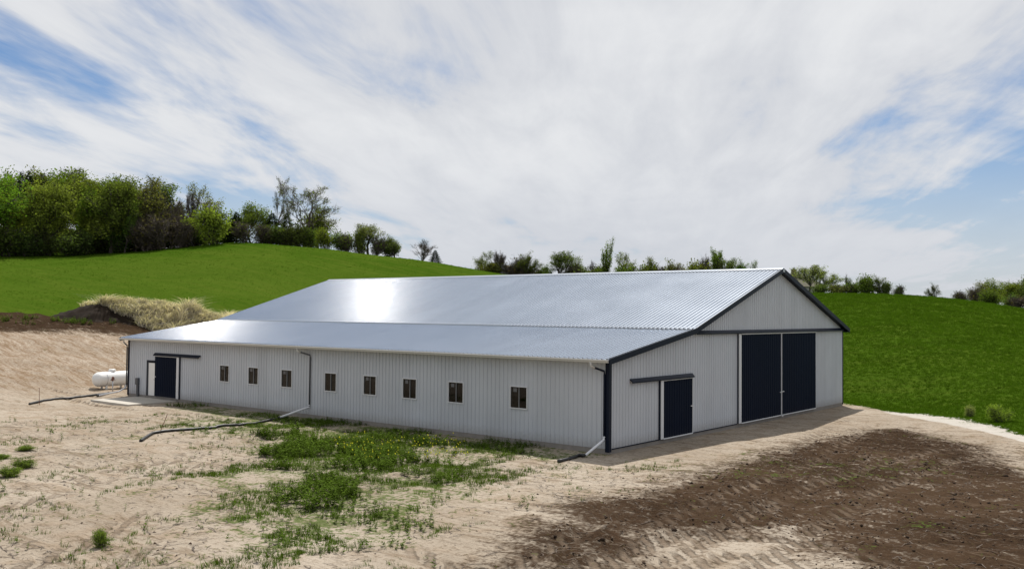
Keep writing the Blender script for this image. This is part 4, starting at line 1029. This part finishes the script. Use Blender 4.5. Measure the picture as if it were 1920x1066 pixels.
# far tree line beyond the ridge of the barn
FG = 'far tree line behind the barn roof'
for kd, px, top, w_, sh in [('airy0', 903, 472, 34, 'olive'), ('bare0', 926, 470, 32, 'brown'), ('bare2', 946, 471, 38, 'brown'), ('brush0', 965, 480, 30, 'brown'), ('airy1', 1015, 494, 20, 'pale'),
                            ('airy2', 1052, 472, 42, 'olive'), ('shrub0', 1078, 490, 30, 'dark'), ('shrub1', 1096, 497, 24, 'olive'), ('bare1', 1108, 487, 20, 'brown'), ('bare0', 1146, 488, 20, 'brown'), ('brush1', 1195, 496, 40, 'olive'), ('airy0', 1232, 483, 36, 'olive'),
                            ('shrub2', 1252, 492, 24, 'olive'), ('airy1', 1268, 486, 32, 'mid'), ('bare2', 1304, 474, 40, 'brown'), ('airy2', 1362, 481, 34, 'olive'), ('airy1', 1384, 485, 30, 'mid'), ('airy0', 1404, 489, 22, 'mid'), ('brush0', 1325, 490, 40, 'olive'), ('shrub0', 1290, 492, 36, 'olive'), ('shrub1', 1215, 494, 36, 'olive'), ('shrub2', 1030, 500, 24, 'dark'), ('brush1', 1003, 500, 30, 'brown'), ('brush0', 1064, 497, 36, 'olive'), ('shrub0', 1118, 500, 36, 'olive'), ('brush0', 1136, 499, 34, 'brown'), ('shrub1', 1160, 499, 40, 'olive'), ('brush1', 1182, 500, 40, 'olive'), ('brush0', 1246, 497, 40, 'brown'), ('brush1', 1282, 496, 40, 'brown'), ('shrub2', 1345, 495, 44, 'olive'), ('brush1', 1372, 495, 44, 'olive'), ('shrub0', 915, 492, 44, 'olive'), ('brush1', 938, 492, 44, 'brown')]:
    nm = {'airy': 'thinly leafed tree in the far line behind the roof ridge', 'bare': 'bare tree in the far line behind the roof ridge', 'brus': 'bare thicket in the far line behind the roof ridge', 'shru': 'low shrub in the far line behind the roof ridge', 'leaf': 'leafy tree in the far line behind the roof ridge'}[kd[:4]]
    plant(kd, px, top, 208, w_ * 1.15, sh, nm, 'shrub' if kd[:4] in ('shru', 'brus') else 'tree', 'shrub' if kd[:4] in ('shru', 'brus') else 'tree', FG + ': ' + nm.split(' in the')[0])
plant('airy1', 987, 469, 206, 30, 'dark', 'dark rounded tree where the hill meets the roof ridge')
plant('col0', 1125, 449, 208, 34, 'mid', 'tall narrow green tree standing above the roof ridge')
plant('airy0', 1171, 472, 208, 50, 'mid', 'round-crowned tree right beside the tall narrow one')
plant('col1', 1337, 466, 208, 28, 'mid', 'narrow upright tree above the right part of the roof ridge')
# right-hand line
RG = 'shrubs along the far field edge'
plant('airy1', 1541, 497, 172, 46, 'pale', 'round pale green tree right of the far house')
plant('airy2', 1514, 496, 170, 34, 'pale', 'thin airy tree beside the far house chimney')
plant('bare0', 1591, 513, 168, 20, 'brown', 'small bare tree among the field-edge shrubs')
for kd, px, top, w_, sh in [('shrub0', 1560, 532, 34, 'olive'), ('brush1', 1580, 533, 30, 'olive'), ('shrub1', 1530, 532, 30, 'olive'), ('airy0', 1612, 520, 30, 'olive'), ('shrub2', 1597, 524, 24, 'olive'), ('shrub1', 1632, 516, 34, 'olive'), ('airy1', 1650, 515, 28, 'olive'), ('shrub0', 1662, 528, 20, 'olive'), ('brush0', 1680, 534, 18, 'olive')]:
    plant(kd, px, top, 166, w_, sh, 'small shrub on the skyline of the right field', 'shrub', 'shrub', RG)
plant('airy1', 1752, 529, 160, 16, 'dark', 'single small tree alone on the skyline of the right field')
RW_ = 'trees of the right-hand copse'
for kd, px, top, w_, sh, D in [('brush0', 1808, 545, 26, 'brown', 152), ('brush1', 1824, 538, 28, 'brown', 156), ('leafy0', 1845, 528, 40, 'mid', 165), ('leafy1', 1866, 524, 36, 'mid', 168), ('leafy3', 1885, 528, 34, 'dark', 166), ('leafy2', 1912, 527, 44, 'olive', 160), ('col0', 1897, 523, 18, 'dark', 172), ('leafy1', 1945, 520, 50, 'olive', 158), ('leafy0', 1990, 525, 50, 'mid', 158),
                               ('shrub0', 1850, 543, 26, 'mid', 146), ('shrub1', 1868, 544, 30, 'dark', 144), ('shrub2', 1888, 550, 26, 'mid', 142), ('brush1', 1912, 553, 34, 'brown', 140), ('shrub0', 1945, 552, 40, 'olive', 140)]:
    isb = kd[:4] in ('shru', 'brus')
    lab = ('brown bare thicket at the edge of the right-hand copse' if kd[:4] == 'brus' else 'green bush at the edge of the right-hand copse') if isb else 'leafy tree in the copse beyond the right field'
    plant(kd, px, top, D, w_, sh, lab, 'shrub' if isb else 'tree', 'shrub' if isb else 'tree', RW_ + ': ' + lab[:12])
# bushes at the track edge and clumps in the yard
def bush(px, py, w_m, h_m, shade, label, kd='shrub1', name='bush', cat='bush', group=None):
    p = pxg(px, py); k = K[kd]; o = empty(name, tuple(p), px); o.scale = (w_m / 2 / k['R'],) * 2 + (h_m / k['H'],)
    link('stems', k['wood'], 'bark', o); c = link('foliage', k['crown'], 'leaf', o); g = GREENS[shade]; c.color = (*g, 1); tag(o, label, cat, group)
bush(1872, 792, 1.3, .85, 'bright', 'yellow-green flowering bush at the edge of the gravel track', 'shrub0')
bush(1816, 782, .8, .6, 'pale', 'small pale bush left of the yellow-green bush')
for px, py, w_, h_ in ((42, 878, .9, .32), (10, 893, .8, .36), (40, 842, .8, .2), (12, 856, .7, .2)):
    bush(px, py, w_, h_, 'mid', 'low green clump at the edge of the pale dirt yard', 'shrub2', 'weed_clump', 'weed', 'green clumps on the pale dirt')
bush(190, 1026, .55, .40, 'mid', 'single bushy weed standing alone on the foreground dirt', 'shrub1', 'weed_clump', 'weed')

# ------------------------------------------------------------------ far house
hx = at_range(1499, 215); hzv = gpt(hx[0], hx[1]) - .2
hs = empty('farmhouse', (hx[0], hx[1], hzv), YAW); tag(hs, 'distant house with brown hip roof and brick chimney behind the gable peak', 'house')
zr_ = CAM[2] + px_slope(1497, 513) * 215 - hzv; ev = zr_ - 3.0
material('shingle', plain((.10, .095, .06), .9, 0, .15, 1.5)); material('brick', plain((.17, .11, .085), .9, 0, .2, 4)); material('house_wall', plain((.30, .29, .27), .8, 0, .08))
MB().box((-5.0, -4.0, -1.0), (4.4, 4.0, ev)).build('wall', 'house_wall', hs)
rf = MB(); rf.V = [(-5.5, -4.5, ev), (4.9, -4.5, ev), (4.9, 4.5, ev), (-5.5, 4.5, ev), (-2.2, 0, zr_), (.2, 0, zr_)]
rf.F = [(0, 1, 5, 4), (1, 2, 5), (2, 3, 4, 5), (3, 0, 4), (3, 2, 1, 0)]
rfo = rf.build('roof', 'shingle', hs)
ch = MB().box((-2.0, -1.2, zr_ - 1.8), (-1.05, -.4, zr_ + .75)).box((-2.08, -1.28, zr_ + .75), (-.97, -.32, zr_ + .92)).build('chimney', 'brick', rfo)
MB().box((-1.7, -.95, zr_ + .92), (-1.4, -.65, zr_ + 1.25)).build('chimney_pot', 'dark_box', rfo)
for x in (-3.2, 0.2, 2.6):
    wf = MB().box((x - .6, -4.06, ev - 1.9), (x + .6, -3.99, ev - .6)).build('window', 'white_trim', hs)
    MB().box((x - .5, -4.08, ev - 1.8), (x + .5, -4.062, ev - .7)).build('pane', 'dark_box', wf)

scene.render.engine = 'CYCLES'
scene.render.resolution_x, scene.render.resolution_y = 1024, 568
